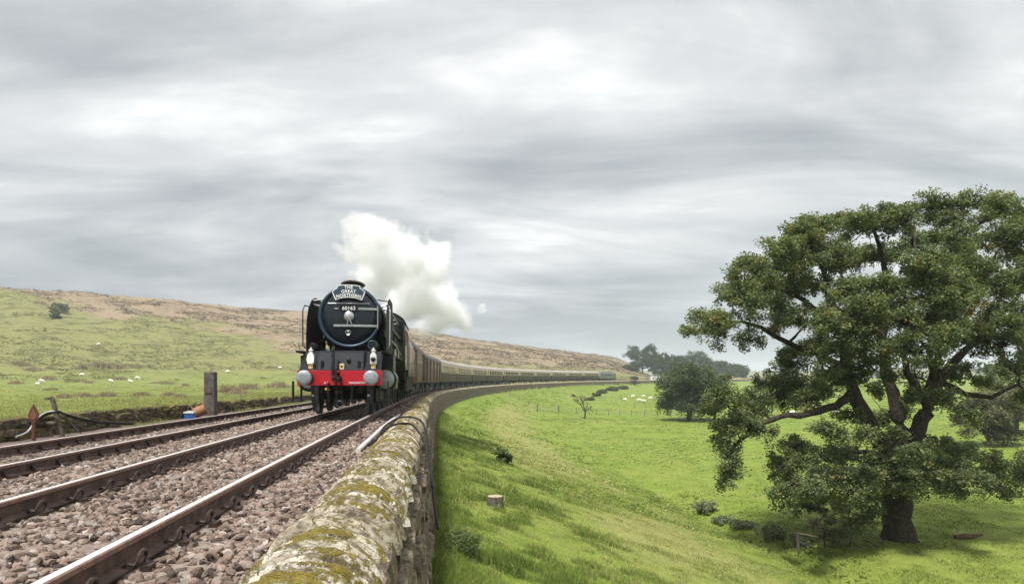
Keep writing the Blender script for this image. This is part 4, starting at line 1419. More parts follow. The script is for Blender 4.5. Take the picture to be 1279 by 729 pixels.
LAY = []
for k in range(8): LAY.append((2.05 + k * 1.86, 2.05 + k * 1.86 + 1.25, 2.20, 2.92, 'window'))
LAY += [(0.55, 1.05, 2.3, 2.98, 'window'), (L_C - 1.05, L_C - 0.55, 2.3, 2.98, 'window')]
LAY2 = []
for k in range(6): LAY2.append((1.6 + k * 1.15, 1.6 + k * 1.15 + 0.72, 2.25, 2.98, 'window'))
LAY2 += [(0.45, 1.1, 1.1, 3.05, 'door'), (9.3, 10.0, 1.1, 3.05, 'door'), (11.2, 12.5, 1.1, 3.05, 'door'), (14.4, 15.7, 1.1, 3.05, 'door'), (17.3, 17.95, 1.1, 3.05, 'door')]
LAY3 = []
for k in range(4): LAY3.append((2.2 + k * 4.1, 2.2 + k * 4.1 + 0.95, 1.12, 3.05, 'door'))
for k in range(4): LAY3.append((2.35 + k * 4.1, 2.35 + k * 4.1 + 0.6, 2.3, 2.95, 'window'))
for k in range(3): LAY3.append((4.0 + k * 4.1, 4.0 + k * 4.1 + 0.9, 2.3, 2.95, 'window'))

P_C = 19.0
S_C = 42.1


def place_vehicle(o, s0, half=2.9, length=L_C):
    a, b_ = tr(s0 + half), tr(s0 + length - half)
    d = b_ - a
    o.rotation_euler = (0, 0, math.atan2(-d[0], d[1]))
    u = d / np.linalg.norm(d)
    o.location = tuple(a - u * half)


cm1 = make_carriage(M_MAROON, M_MAROON, M_DROOF, LAY2, M_GANG)
tag(cm1, 'maroon support carriage coupled directly behind the tender', 'carriage', 'train carriages')
place_vehicle(cm1, S_C)
cm2 = make_carriage(M_MAROON, M_MAROON, M_DROOF, LAY3, M_GANG)
tag(cm2, 'maroon carriage with wide doors coupled to the first cream and brown carriage', 'carriage', 'train carriages')
place_vehicle(cm2, S_C + P_C)
cc = make_carriage(M_CHOC, M_CRM, M_ROOF, LAY, M_CHOC)
ordn = ['first', 'second', 'third', 'fourth', 'fifth', 'sixth', 'seventh', 'eighth', 'ninth', 'last']
for k in range(10):
    o = cc if k == 0 else copy_tree(cc)
    place_vehicle(o, S_C + P_C * (2 + k))
    tag(o, ('cream and brown carriage, %s of its colour counted from the maroon carriages' % ordn[k]) if k < 9 else 'cream and brown carriage coupled to the grey diesel locomotive at the rear', 'carriage', 'train carriages')

# diesel locomotive on the tail
M_DG = pm('diesel_grey', (0.16, 0.165, 0.155), (0.115, 0.12, 0.115), 2.0, 0.45, rvar=0.2)
M_DW = pm('diesel_roof', (0.10, 0.10, 0.10), (0.15, 0.15, 0.145), 2.0, 0.6)
dl = empty('diesel_locomotive')
tag(dl, 'grey diesel locomotive on the tail of the train by the dark bush', 'locomotive')
mb = MB()
pr = [(1.30, 1.0), (1.34, 1.3), (1.34, 2.9), (1.15, 3.35), (0.7, 3.62), (-0.7, 3.62), (-1.15, 3.35), (-1.34, 2.9), (-1.34, 1.3), (-1.30, 1.0)]
mb.prism(pr, 1.4, 17.6)
for (ya, yb_) in ((1.4, 0.3), (17.6, 18.7)):
    mb.rings([[(x, ya, z) for x, z in pr], [(x * 0.93, ya + (yb_ - ya) * (0.55 if z > 2.4 else 1.0), 1.0 + (z - 1.0) * (0.93 if z > 2.4 else 1)) for x, z in pr]])
db_ = mb.build('body', M_DG, dl)
mb = MB(); mb.bbox(-0.8, 0.8, 3.0, 15.5, 3.6, 3.74); mb.build('roof_hatch', M_DW, dl)
mb = MB(); mb.lathe([(0.3, 3.7), (0.3, 3.95), (0.2, 4.0)], (0, 12.5, 0), 'z', 12); mb.build('exhaust', M_DW, dl, smooth=40)
mb = MB(); mb.bbox(-1.2, 1.2, 0.4, 18.6, 0.75, 1.0); mb.bbox(-1.0, 1.0, 7.5, 11.5, 0.35, 0.75); mb.build('underframe', M_GANG, dl)
for sx in (-1, 1):
    for (y0, y1) in ((1.6, 2.4), (16.6, 17.4), (5.5, 6.6), (8.2, 9.3), (11, 12.1)):
        mb = MB(); mb.bbox(sx * 1.335 - 0.02, sx * 1.335 + 0.02, y0, y1, 2.2, 2.85); mb.build('window', M_GLASS, db_)
for yb in (3.6, 15.2):
    mb = MB(); mb.bbox(-1.1, -1.0, yb - 2.3, yb + 2.3, 0.4, 0.75); mb.bbox(1.0, 1.1, yb - 2.3, yb + 2.3, 0.4, 0.75); mb.bbox(-1, 1, yb - 0.2, yb + 0.2, 0.4, 0.8); bg_ = mb.build('bogie', M_GANG, dl)
    for dy in (-1.8, 0, 1.8):
        for sx in (-1, 1):
            mb = MB(); mb.lathe([(0.1, -0.07), (0.5, -0.06), (0.5, 0.06), (0.1, 0.05)], (sx * 0.75, yb + dy, 0.5), 'x', 16); mb.build('wheel', M_DULL, bg_, smooth=40)
place_vehicle(dl, S_C + P_C * 12 + 0.4, 3.6, 19.0)

# ------------------------------------------------------------------ placing helpers
FPX = 853.0


def at(px, py, y):
    """point seen at a photo position, at distance y (used once, to take coordinates off the photograph)"""
    return np.array([(px - 639.5) * y / FPX, y, 0.93 - (py - 474.5) * y / FPX])


def on_ground(px, py, y0=8.0, y1=900.0):
    """where the line of sight first meets the land"""
    ys = np.geomspace(y0, y1, 900)
    xs = (px - 639.5) * ys / FPX
    zs = 0.93 - (py - 474.5) * ys / FPX
    gzz = ground_z(xs, ys)
    k = np.nonzero(zs < gzz)[0]
    i = k[0] if len(k) else len(ys) - 1
    return np.array([xs[i], ys[i], gzz[i]])


# ------------------------------------------------------------------ foliage helpers
def unit(n):
    v = rng.normal(size=(n, 3))
    return v / np.linalg.norm(v, axis=1, keepdims=True)


def leaves(cen, rad, per, size, up=0.5, shell=0.5):
    """leaf quads in ellipsoidal clumps: cen (n,3), rad (n,3)"""
    n = len(cen) * per
    c = np.repeat(cen, per, 0); r = np.repeat(rad, per, 0)
    p = c + unit(n) * r * (rng.random((n, 1)) ** shell)
    nrm = unit(n); nrm[:, 2] = np.abs(nrm[:, 2]) + up
    nrm /= np.linalg.norm(nrm, axis=1, keepdims=True)
    u = np.cross(nrm, unit(n)); u /= np.linalg.norm(u, axis=1, keepdims=True)
    v = np.cross(nrm, u)
    l = size * rng.uniform(0.7, 1.3, (n, 1))
    V = np.stack([p - u * l * 0.5, p + v * l * 0.32 - nrm * l * 0.08, p + u * l * 0.5, p - v * l * 0.32 - nrm * l * 0.08], 1).reshape(-1, 3)
    F = np.arange(n * 4).reshape(n, 4)
    # colour: clump tone plus leaf tone
    rnd = np.clip(np.repeat(rng.normal(0.5, 0.17, len(cen)), per) + rng.normal(0, 0.13, n), 0, 1)
    return V, F, rnd


def crown_obj(name, V, F, rnd, mat, parent, loc):
    V = V - np.asarray(loc)
    return link(name, np_mesh(name, V, F, mat, False, fattr={'rnd': rnd}), parent)


def wobble(a, b, n, amp, r):
    a, b = np.asarray(a, float), np.asarray(b, float)
    L = np.linalg.norm(b - a)
    pts = [a]
    for k in range(1, n):
        t = k / n
        pts.append(a + (b - a) * t + np.array([r.gauss(0, 1), r.gauss(0, 1), r.gauss(0, 0.6) + 0.5 * math.sin(t * math.pi)]) * amp * L * math.sin(math.pi * t))
    pts.append(b)
    return pts


M_BARK = pm('oak_bark', (0.028, 0.022, 0.017), (0.070, 0.056, 0.043), 7.0, 0.95, bump=0.08, bscale=11.0, world=True, spec=0.15)
M_BARK2 = pm('dark_bark', (0.035, 0.028, 0.022), (0.07, 0.055, 0.045), 6.0, 0.95, bump=0.02, bscale=14.0, world=True)
M_OAK = leaf_mat('oak_leaves', [(0.0, (0.050, 0.068, 0.031)), (0.35, (0.104, 0.136, 0.060)), (0.65, (0.165, 0.200, 0.086)), (0.9, (0.24, 0.26, 0.105)), (0.985, (0.24, 0.20, 0.07)), (1.0, (0.22, 0.13, 0.04))], 0.38, upn=0.3)
M_DKL = leaf_mat('dark_leaves', [(0.0, (0.030, 0.046, 0.020)), (0.5, (0.060, 0.085, 0.034)), (1.0, (0.115, 0.14, 0.05))], 0.3, upn=0.3)
M_MIDL = leaf_mat('mid_leaves', [(0.0, (0.045, 0.070, 0.022)), (0.5, (0.09, 0.125, 0.04)), (1.0, (0.16, 0.18, 0.055))], 0.3, upn=0.4)
M_FARL = leaf_mat('wood_leaves', [(0.0, (0.03, 0.05, 0.024)), (0.5, (0.055, 0.082, 0.036)), (1.0, (0.10, 0.115, 0.045))], 0.25)
M_OLIVE = leaf_mat('olive_leaves', [(0.0, (0.06, 0.066, 0.03)), (0.5, (0.105, 0.11, 0.05)), (1.0, (0.17, 0.165, 0.085))], 0.3, upn=0.4)
M_PALEL = leaf_mat('pale_leaves', [(0.0, (0.10, 0.13, 0.06)), (0.5, (0.17, 0.20, 0.10)), (1.0, (0.27, 0.29, 0.17))], 0.3, upn=0.5)
M_RUSH = leaf_mat('rush_stems', [(0.0, (0.075, 0.060, 0.028)), (0.5, (0.15, 0.12, 0.055)), (1.0, (0.25, 0.20, 0.09))], 0.3, upn=0.4)

# ------------------------------------------------------------------ the big oak
OY = 27.5
ob = at(1122, 678, OY)
ob[2] = gz1(ob[0], ob[1]) - 0.05
oak = empty('oak_tree', tuple(ob))
tag(oak, 'big spreading oak tree with thick forked trunk in the pasture', 'tree')
rr_ = random.Random(5)
LIMBS = [  # (px, py, depth) nodes with start and end radius
    ([(1123, 690, 0), (1123, 660, 0), (1121, 630, 0), (1118, 600, 0), (1116, 565, 0)], 0.54, 0.50),
    ([(1118, 590, 0), (1103, 560, -0.2), (1086, 530, -0.5), (1070, 500, -0.7), (1060, 470, -0.9), (1054, 430, -1.0), (1042, 385, -1.0), (1028, 335, -0.8), (1012, 305, -0.6)], 0.40, 0.07),
    ([(1066, 490, -0.8), (1045, 507, -1.2), (1010, 516, -1.6), (975, 520, -1.8), (940, 532, -1.9), (915, 560, -1.9), (908, 585, -1.9)], 0.20, 0.04),
    ([(1058, 460, -0.9), (1020, 440, -0.6), (985, 428, -0.4), (950, 408, -0.3), (912, 402, -0.2), (872, 412, -0.2)], 0.18, 0.03),
    ([(1050, 415, -1.0), (1005, 375, -0.2), (965, 355, 0.2), (930, 350, 0.4)], 0.17, 0.04),
    ([(1117, 570, 0), (1126, 535, 0.3), (1118, 500, 0.6), (1106, 462, 0.9), (1102, 420, 1.1), (1108, 370, 1.2), (1102, 320, 1.2), (1090, 282, 1.2)], 0.36, 0.06),
    ([(1119, 575, 0), (1142, 545, 0.0), (1158, 515, 0.1), (1166, 478, 0.2), (1176, 440, 0.3), (1172, 395, 0.2), (1184, 345, 0.0), (1192, 295, -0.1), (1188, 258, 0)], 0.38, 0.06),
    ([(1160, 510, 0.1), (1147, 488, -0.6), (1133, 466, -1.2), (1128, 440, -1.5), (1135, 400, -1.6), (1128, 350, -1.6)], 0.22, 0.05),
    ([(1166, 480, 0.2), (1198, 445, 0.4), (1232, 412, 0.4), (1262, 380, 0.3), (1290, 345, 0.2)], 0.23, 0.05),
    ([(1168, 495, 0.2), (1176, 478, 0.5), (1205, 492, 0.2), (1238, 496, 0.0), (1272, 480, 0.0)], 0.18, 0.05),
    ([(1190, 310, 0), (1215, 285, 0.4), (1245, 268, 0.5)], 0.10, 0.03),
    ([(1176, 440, 0.3), (1205, 400, -0.8), (1228, 360, -1.2), (1245, 315, -1.2)], 0.17, 0.04),
    ([(1115, 600, -0.3), (1090, 596, -1.0), (1060, 588, -1.7), (1025, 592, -2.0), (990, 608, -2.1)], 0.20, 0.04),
    ([(1120, 595, -0.3), (1152, 588, -1.0), (1192, 586, -1.5), (1232, 600, -1.7), (1252, 612, -1.7)], 0.19, 0.04),
    ([(1118, 585, 0.3), (1090, 565, 1.6), (1050, 560, 2.8), (1010, 572, 3.4)], 0.16, 0.04),
    ([(1102, 420, 1.1), (1070, 380, 2.6), (1045, 330, 3.6)], 0.15, 0.04),
    ([(1172, 400, 0.2), (1150, 340, 2.4), (1140, 290, 3.4)], 0.15, 0.04),
    ([(1100, 425, -0.9), (1085, 400, -2.6), (1075, 395, -4.0)], 0.14, 0.04),
    ([(1165, 470, 0.2), (1160, 440, -2.2), (1150, 425, -3.8)], 0.14, 0.04),
    ([(1098, 556, 0.2), (1128, 640, -0.9)], 0.04, 0.03),
]
mb = MB()
NODES, NRAD = [], []
for li, (nodes, r0, r1) in enumerate(LIMBS):
    P_ = [at(a, b_, OY + d) for a, b_, d in nodes]
    if len(P_) > 2:
        Q = []
        for i in range(len(P_) - 1):
            m_ = max(2, int(np.linalg.norm(P_[i + 1] - P_[i]) / 0.35))
            for k in range(m_):
                q = P_[i] + (P_[i + 1] - P_[i]) * k / m_
                if k: q = q + np.array([rr_.gauss(0, 1), rr_.gauss(0, 1), rr_.gauss(0, 1)]) * 0.035
                Q.append(q)
        Q.append(P_[-1])
    else:
        Q = P_
    n_ = len(Q)
    rads = [r0 + (r1 - r0) * (k / (n_ - 1)) ** 0.8 for k in range(n_)]
    if li == 0: rads = [r * (1 + 0.5 * max(0, 1 - k / 4) ** 2) for k, r in enumerate(rads)]
    mb.tube([tuple(q - ob) for q in Q], [r * (1 + rr_.gauss(0, 0.05)) for r in rads], 14 if r0 > 0.3 else 8)
    if li > 0:
        for q, r in zip(Q[2:], rads[2:]): NODES.append(q); NRAD.append(r)
NODES = np.array(NODES)

LOBES = [(1160, 262, 32, 20), (1200, 258, 34, 18), (1245, 272, 34, 22), (1120, 275, 32, 20), (1080, 288, 32, 20), (1048, 282, 28, 18), (1012, 296, 30, 20), (980, 313, 28, 18), (1000, 332, 32, 18),
         (1045, 320, 34, 18), (1090, 325, 34, 18), (1140, 308, 36, 20), (1185, 300, 34, 18), (1230, 308, 36, 20), (1268, 298, 34, 26), (1295, 330, 34, 30), (945, 342, 30, 20), (915, 372, 28, 17), (886, 398, 26, 14),
         (864, 416, 16, 8), (940, 382, 30, 18), (978, 366, 32, 18), (970, 402, 26, 15), (897, 424, 11, 14), (935, 425, 18, 15), (1010, 402, 34, 20), (1052, 405, 38, 20), (1095, 398, 38, 20), (1132, 405, 36, 22),
         (1165, 372, 30, 18), (1150, 345, 30, 14), (1108, 360, 32, 16), (1062, 362, 24, 14), (1178, 420, 32, 20), (1145, 440, 40, 18), (1100, 433, 42, 18), (1055, 440, 38, 17), (1015, 440, 34, 18), (985, 456, 32, 19),
         (962, 482, 28, 18), (1212, 360, 24, 18), (1248, 368, 24, 22), (1218, 422, 28, 18), (1252, 432, 32, 20), (1282, 400, 30, 32), (1262, 468, 30, 18), (1205, 462, 20, 12), (1000, 482, 30, 16), (1030, 490, 22, 12),
         (940, 506, 30, 18), (905, 502, 22, 16), (886, 512, 12, 12), (922, 538, 26, 18), (912, 575, 18, 26), (958, 540, 20, 12), (1035, 470, 24, 12), (1000, 575, 30, 20), (985, 604, 24, 20), (1032, 600, 32, 20),
         (1058, 572, 30, 17), (1078, 600, 34, 18), (1004, 634, 18, 14), (1046, 630, 16, 9), (1097, 577, 26, 17), (1120, 592, 34, 20), (1155, 588, 36, 20), (1195, 582, 34, 18), (1230, 596, 30, 17), (1250, 614, 15, 11),
         (1172, 558, 26, 13), (1192, 612, 20, 9), (1280, 596, 20, 30), (1088, 640, 12, 18), (1068, 652, 9, 10), (1100, 520, 12, 8), (1140, 470, 14, 9), (1125, 545, 14, 8), (1290, 440, 26, 22), (1295, 500, 26, 24),
         (1090, 612, 22, 12), (1015, 615, 22, 14), (1090, 490, 15, 12), (1085, 456, 22, 11), (1110, 476, 13, 9), (1136, 500, 13, 12), (1150, 455, 20, 10), (1187, 470, 20, 11), (1080, 545, 15, 9), (1150, 560, 18, 9),
         (1045, 545, 18, 9), (1020, 538, 18, 8), (1180, 380, 26, 16), (1230, 340, 24, 16), (1025, 360, 26, 14), (1120, 385, 34, 18), (1200, 330, 30, 16), (1160, 330, 30, 16), (1270, 350, 24, 20), (1040, 480, 26, 16), (1068, 470, 20, 13), (1003, 500, 26, 14), (1095, 533, 17, 11), (1126, 514, 15, 11), (1182, 500, 20, 13), (1206, 520, 16, 9), (1058, 522, 18, 11), (975, 500, 24, 15), (1145, 490, 14, 10), (1225, 480, 22, 12),
         (975, 585, 22, 22), (995, 560, 26, 14), (1040, 575, 30, 16), (1065, 615, 30, 16), (1020, 630, 24, 14), (975, 620, 16, 18), (1095, 600, 24, 18), (1140, 610, 26, 14), (1170, 600, 30, 16), (1215, 605, 28, 15), (1240, 580, 22, 16), (1180, 570, 28, 14), (1140, 570, 22, 12), (1205, 560, 18, 10), (905, 545, 20, 20), (935, 520, 24, 16), (905, 600, 10, 14)]
DEEP = {(1120, 592): -2.2, (1097, 577): -2.0, (1078, 600): -2.2, (1155, 588): -2.2, (1088, 640): -1.6, (1068, 652): -1.4, (1145, 440): -3.6, (1100, 433): -3.6, (1055, 440): -2.8, (912, 575): -1.9, (1195, 582): -1.7}
OUT = [(870, 412), (895, 375), (935, 325), (965, 302), (1005, 282), (1055, 268), (1090, 268), (1130, 250), (1165, 245), (1210, 244), (1265, 256), (1310, 300), (1310, 470), (1230, 470), (1180, 455), (1120, 452), (1060, 455), (1000, 475), (955, 500), (930, 470), (960, 425), (920, 410)]


def inside(x, y, poly):
    c = False
    for i in range(len(poly)):
        (xa, ya), (xb, yb) = poly[i], poly[i - 1]
        if (ya > y) != (yb > y) and x < (xb - xa) * (y - ya) / (yb - ya) + xa: c = not c
    return c


fill = 0
while fill < 48:
    q = (rr_.uniform(870, 1305), rr_.uniform(250, 495))
    if inside(q[0], q[1], OUT) and not (1205 < q[0] < 1262 and 335 < q[1] < 400) and not (1018 < q[0] < 1050 and 350 < q[1] < 392):
        LOBES.append((q[0], q[1], rr_.uniform(17, 27), rr_.uniform(14, 20)))
        fill += 1
cen, rad = [], []
tw = MB()
for (a, b_, rx, ry) in LOBES:
    edge = a < 960 or b_ < 300 or a > 1270
    dd = DEEP.get((a, b_))
    if dd is None: dd = rr_.gauss(0, 1.3) if edge else (rr_.uniform(-4.2, -0.5) if rr_.random() < 0.55 else rr_.uniform(0.5, 4.2))
    rep = [(dd, 1.0)]
    if not edge and b_ < 430 and rr_.random() < 0.4: rep.append((-dd + rr_.gauss(0, 0.6), 0.85))
    for dd_, sc in rep:
        c0 = at(a, b_, OY + dd_)
        r3 = np.array([rx / 31 * sc, max(rx, ry) / 31 * 0.9 * sc, ry * 1.22 / 31 * sc])
        k = max(9, int(5.2 * (rx / 31 + 0.1) * (ry / 31 + 0.15) * (7.0 if b_ < 470 else 7.5)))
        # a limb to the lobe
        i = int(np.argmin(np.linalg.norm(NODES - c0, axis=1)))
        L = np.linalg.norm(NODES[i] - c0)
        pts = wobble(NODES[i], c0, 4, 0.045, rr_)
        r0 = min(NRAD[i] * 0.8, 0.03 + 0.022 * L)
        tw.tube([tuple(q - ob) for q in pts], [r0, r0 * 0.8, r0 * 0.62, r0 * 0.45, 0.018], 6)
        NODES = np.vstack([NODES, pts[2:]]); NRAD += [r0 * 0.7, r0 * 0.5, 0.03]
        for _ in range(k):
            v = unit(1)[0]
            v[2] = abs(v[2]) * 1.0 if rr_.random() < 0.5 else v[2]
            sc_ = c0 + v * r3 * rr_.uniform(0.35, 1.0)
            cen.append(sc_); q_ = rr_.uniform(0.19, 0.36)
            rad.append((q_ * 1.1, q_ * 1.1, q_ * 0.85))
            tw.tube([tuple(q - ob) for q in wobble(c0 + (sc_ - c0) * 0.1, sc_, 2, 0.10, rr_)], [0.020, 0.013, 0.006], 3)
mb.v += []
mb.build('trunk', M_BARK, oak, smooth=70)
tw.build('branches', M_BARK, oak, smooth=70)
V, F, rnd = leaves(np.array(cen), np.array(rad), 78, 0.105, 0.45, 0.5)
print('oak clumps', len(cen))
crown_obj('crown', V, F, rnd, M_OAK, oak, ob)


# ------------------------------------------------------------------ other trees
def make_tree(name, label, cat, base, h, w, leafmat, bark, n_lobe, per, lsize, seed, trunk_r=0.25, crown_from=0.25, group=None, depth=None, sub=9):
    r = random.Random(seed)
    base = np.asarray(base, float)
    t = empty(name, tuple(base))
    tag(t, label, cat, group)
    mb = MB()
    top = base + np.array([r.gauss(0, w * 0.03), 0, h * 0.72])
    mb.tube([tuple(q - base) for q in wobble(base - np.array([0, 0, 0.3]), top, 5, 0.02, r)], [trunk_r * 1.35, trunk_r, trunk_r * 0.85, trunk_r * 0.6, trunk_r * 0.4, trunk_r * 0.2], 9)
    cen, rad = [], []
    dp_ = depth or w
    for k in range(n_lobe):
        bb = r.uniform(0.03, 0.93)
        rp = math.sqrt(max(0.04, 1 - ((bb - 0.42) / 0.62) ** 2)) * (0.92 if k % 3 else 0.5) * r.uniform(0.72, 1.0)
        an = r.uniform(0, 2 * math.pi)
        c0 = base + np.array([math.cos(an) * w / 2 * rp * 0.84, math.sin(an) * dp_ / 2 * rp * 0.84, (crown_from + (1 - crown_from) * (0.06 + 0.86 * bb)) * h])
        st = base + (top - base) * min(1.0, max(0.25, (c0[2] - base[2]) / h * 0.75))
        mb.tube([tuple(q - base) for q in wobble(st, c0, 3, 0.07, r)], [trunk_r * 0.35, trunk_r * 0.25, trunk_r * 0.16, trunk_r * 0.06], 5)
        lr = w * r.uniform(0.11, 0.18)
        for _ in range(sub):
            v = unit(1)[0]
            if r.random() < 0.6: v[2] = abs(v[2])
            cen.append(c0 + v * np.array([lr, lr, lr * 0.7]) * r.uniform(0.4, 1.0))
            q_ = lr * r.uniform(0.35, 0.6)
            rad.append((q_, q_, q_ * 0.75))
    mb.build('trunk', bark, t, smooth=70)
    V, F, rnd = leaves(np.array(cen), np.array(rad), per, lsize, 0.4, 0.5)
    crown_obj('crown', V, F, rnd, leafmat, t, base)
    return t


def ground_pt(px, py, y):
    x = (px - 639.5) * y / FPX
    return np.array([x, y, gz1(x, y)])


b1 = on_ground(860, 525.5, 40)
make_tree('field_tree', 'dark round leafed tree standing in the pasture by the wire fence', 'tree', b1, 75 / FPX * b1[1], 98 / FPX * b1[1], M_DKL, M_BARK2, 74, 30, 0.30, 3, 0.32, 0.06, sub=10)
b2 = on_ground(880, 524, 40)
make_tree('field_tree', 'smaller yellowish green tree leaning against the dark tree in the pasture', 'tree', b2 + np.array([1.5, 0, 0]), 62 / FPX * b2[1], 58 / FPX * b2[1], M_MIDL, M_BARK2, 26, 34, 0.28, 8, 0.2, 0.12)
b3 = on_ground(1236, 556, 30)
make_tree('willow_bush', 'brownish olive bushy willow in the pasture behind the oak', 'bush', b3, 72 / FPX * b3[1], 92 / FPX * b3[1], M_OLIVE, M_BARK2, 44, 40, 0.20, 12, 0.2, 0.02)
make_tree('field_tree', 'brown tinged tree rising behind the olive willow bush', 'tree', ground_pt(1268, 500, b3[1] + 16), 9.0, 9.0, M_RUSH, M_BARK2, 26, 34, 0.26, 14, 0.25, 0.1)
# hazy wood beyond the end of the train
for k, (px, top, wpx, yy, lab) in enumerate(((803, 431, 36, 395, 'tallest hazy tree at the moor end of the far wood'), (826, 440, 27, 405, 'hazy round tree beside the tallest tree of the far wood'), (847, 444, 25, 400, 'low hazy tree in the middle of the far wood, above the white huts'),
                                             (872, 440, 32, 410, 'hazy tree rising behind the dark pasture tree'), (897, 453, 30, 430, 'low hazy tree at the valley end of the far wood'), (920, 456, 26, 440, 'last small hazy tree of the far wood beside the oak leaves'),
                                             (788, 458, 15, 380, 'small hazy bush at the foot of the far wood'))):
    p = ground_pt(px, 470, yy)
    make_tree('far_tree', lab, 'tree', p - np.array([0, 0, 0.2]), 0.93 + (474.5 - top) / FPX * yy - p[2] + 1.0, wpx * 1.4 / FPX * yy, M_FARL, M_BARK2, 46, 26, 0.75, 30 + k, 0.35, 0.08, 'trees of the far wood')
# trees on the valley horizon behind the oak
for k, (px, top, wpx, yy) in enumerate(((985, 459, 30, 520), (1040, 462, 36, 560), (1100, 460, 34, 540), (1180, 458, 40, 520), (1235, 456, 40, 500))):
    p = ground_pt(px, 470, yy)
    make_tree('far_tree', 'distant rounded tree on the valley horizon seen through the oak branches', 'tree', p, 0.93 + (474.5 - top) / FPX * yy - p[2], wpx / FPX * yy, M_FARL, M_BARK2, 16, 22, 0.9, 60 + k, 0.35, 0.05, 'trees on the valley horizon')

# shrubs: bush at the tail of the train, hedge line, gorse in the gully
def shrub(name, label, px, py, hpx, wpx, mat, n, per, ls, seed, y0=8.0, group=None, y=None):
    p = on_ground(px, py, y0) if y is None else ground_pt(px, py, y)
    return make_tree(name, label, 'bush', p, hpx / FPX * p[1], wpx / FPX * p[1], mat, M_BARK2, n, per, ls * p[1] / 100, seed, 0.03, 0.0, group, sub=6)


sp = tr(302, 4.0)
make_tree('bush', 'dark round bush beside the track behind the diesel locomotive', 'bush', np.array([sp[0] + 1, sp[1] + 2, gz1(sp[0] + 1, sp[1] + 2)]), 4.4, 5.0, M_DKL, M_BARK2, 12, 26, 0.5, 90, 0.1, 0.0)
for k, (px, py, h_, w_) in enumerate(((778, 486, 4, 16), (764, 488, 5, 19), (752, 491, 4, 17), (744, 495, 4, 14), (737, 500, 4, 12), (716, 495, 2, 5))):
    shrub('hedge_bush', 'low straggly hedge bush above the bare thorn tree', px, py, h_, w_, M_OLIVE, 24, 9, 0.20, 100 + k, 40, 'straggling hedge bushes')
shrub('gorse_bush', 'green gorse bush in the gully high on the hill', 73, 391, 13, 26, M_MIDL, 40, 12, 0.16, 120, 60)
shrub('gorse_bush', 'small dark bush at the foot of the hill gully', 70, 398, 8, 16, M_MIDL, 24, 16, 0.22, 121, 60)
shrub('leafy_shrub', 'small dark green leafy shrub on the embankment slope', 629, 579, 19, 26, M_MIDL, 34, 10, 0.42, 122, 9)
for k, (px, py, h_, w_) in enumerate(((882, 640, 13, 40), (968, 672, 17, 40), (1000, 680, 10, 36), (930, 660, 8, 40), (905, 652, 6, 40))):
    shrub('thistle_clump', ['pale grey green thistle clump in the ditch, farthest up the slope', 'pale thistle clump beside the broken rail', 'low pale weeds in front of the broken rail', 'low green weeds along the ditch bank', 'low weeds beside the pale thistle clump'][k],
          px, py, h_, w_, M_PALEL, 34, 9, 0.26, 130 + k, 12, 'weeds along the ditch')
shrub('elder_shrub', 'pale olive elder shrub growing against the oak trunk', 1062, 682, 70, 80, M_PALEL, 18, 36, 0.26, 140, 20)
shrub('elder_shrub', 'olive bramble thicket under the low oak branches', 1030, 684, 42, 56, M_OLIVE, 14, 36, 0.26, 141, 20)

shrub('nettle_patch', 'patch of leafy nettles in the grass below the wall and the stump', 574, 690, 24, 70, M_MIDL, 50, 9, 0.34, 150, 7)

# rush clumps over the meadow
RU = [(125, 459, 13, 30, 'large brown rush clump, tallest in the meadow below the hill'), (102, 461, 7, 12, 'small rush clump beside the tallest one'), (146, 460, 7, 20, 'long low rush clump trailing from the tallest one'),
      (169, 459, 5, 16, 'low rush tuft at the end of the long rush clump'), (27, 456, 6, 24, 'wide dark rush bank at the hill foot above the leaning post'), (40, 463, 5, 30, 'second rush bank just below the wide one at the hill foot'), (18, 479, 4, 20, 'low rush patch beside the pair of sheep'), (64, 487, 5, 16, 'small rush patch below the pair of sheep'), (100, 477, 4, 40, 'long flat rush strip below the sheep by the tallest rushes'), (60, 474, 4, 24, 'rush strip right behind the pair of sheep'), (150, 474, 4, 20, 'short rush strip between two grazing sheep'), (205, 479, 4, 36, 'long flat rush strip between the sheep and the timber post'), (232, 482, 5, 8, 'small round rush tuft close to the tall timber post'),
      (80, 497, 8, 20, 'rush clump right behind the leaning post'), (104, 495, 8, 20, 'rush clump next to the one behind the leaning post'), (134, 495, 8, 24, 'wide rush clump above the draped black cable'), (178, 494, 6, 26, 'wide rush clump above the end of the black cable'), (210, 494, 6, 20, 'rush clump between the black cable and the blue crate'), (233, 459, 3, 8, None), (158, 456, 3, 5, None), (186, 458, 3, 5, None), (62, 461, 4, 10, 'small rush tuft between the hill foot banks and the tallest clump'), (285, 490, 12, 30, None), (310, 486, 10, 40, None), (345, 484, 9, 40, None), (225, 496, 6, 14, 'small rush clump right above the blue crate'), (300, 492, 8, 30, None)]
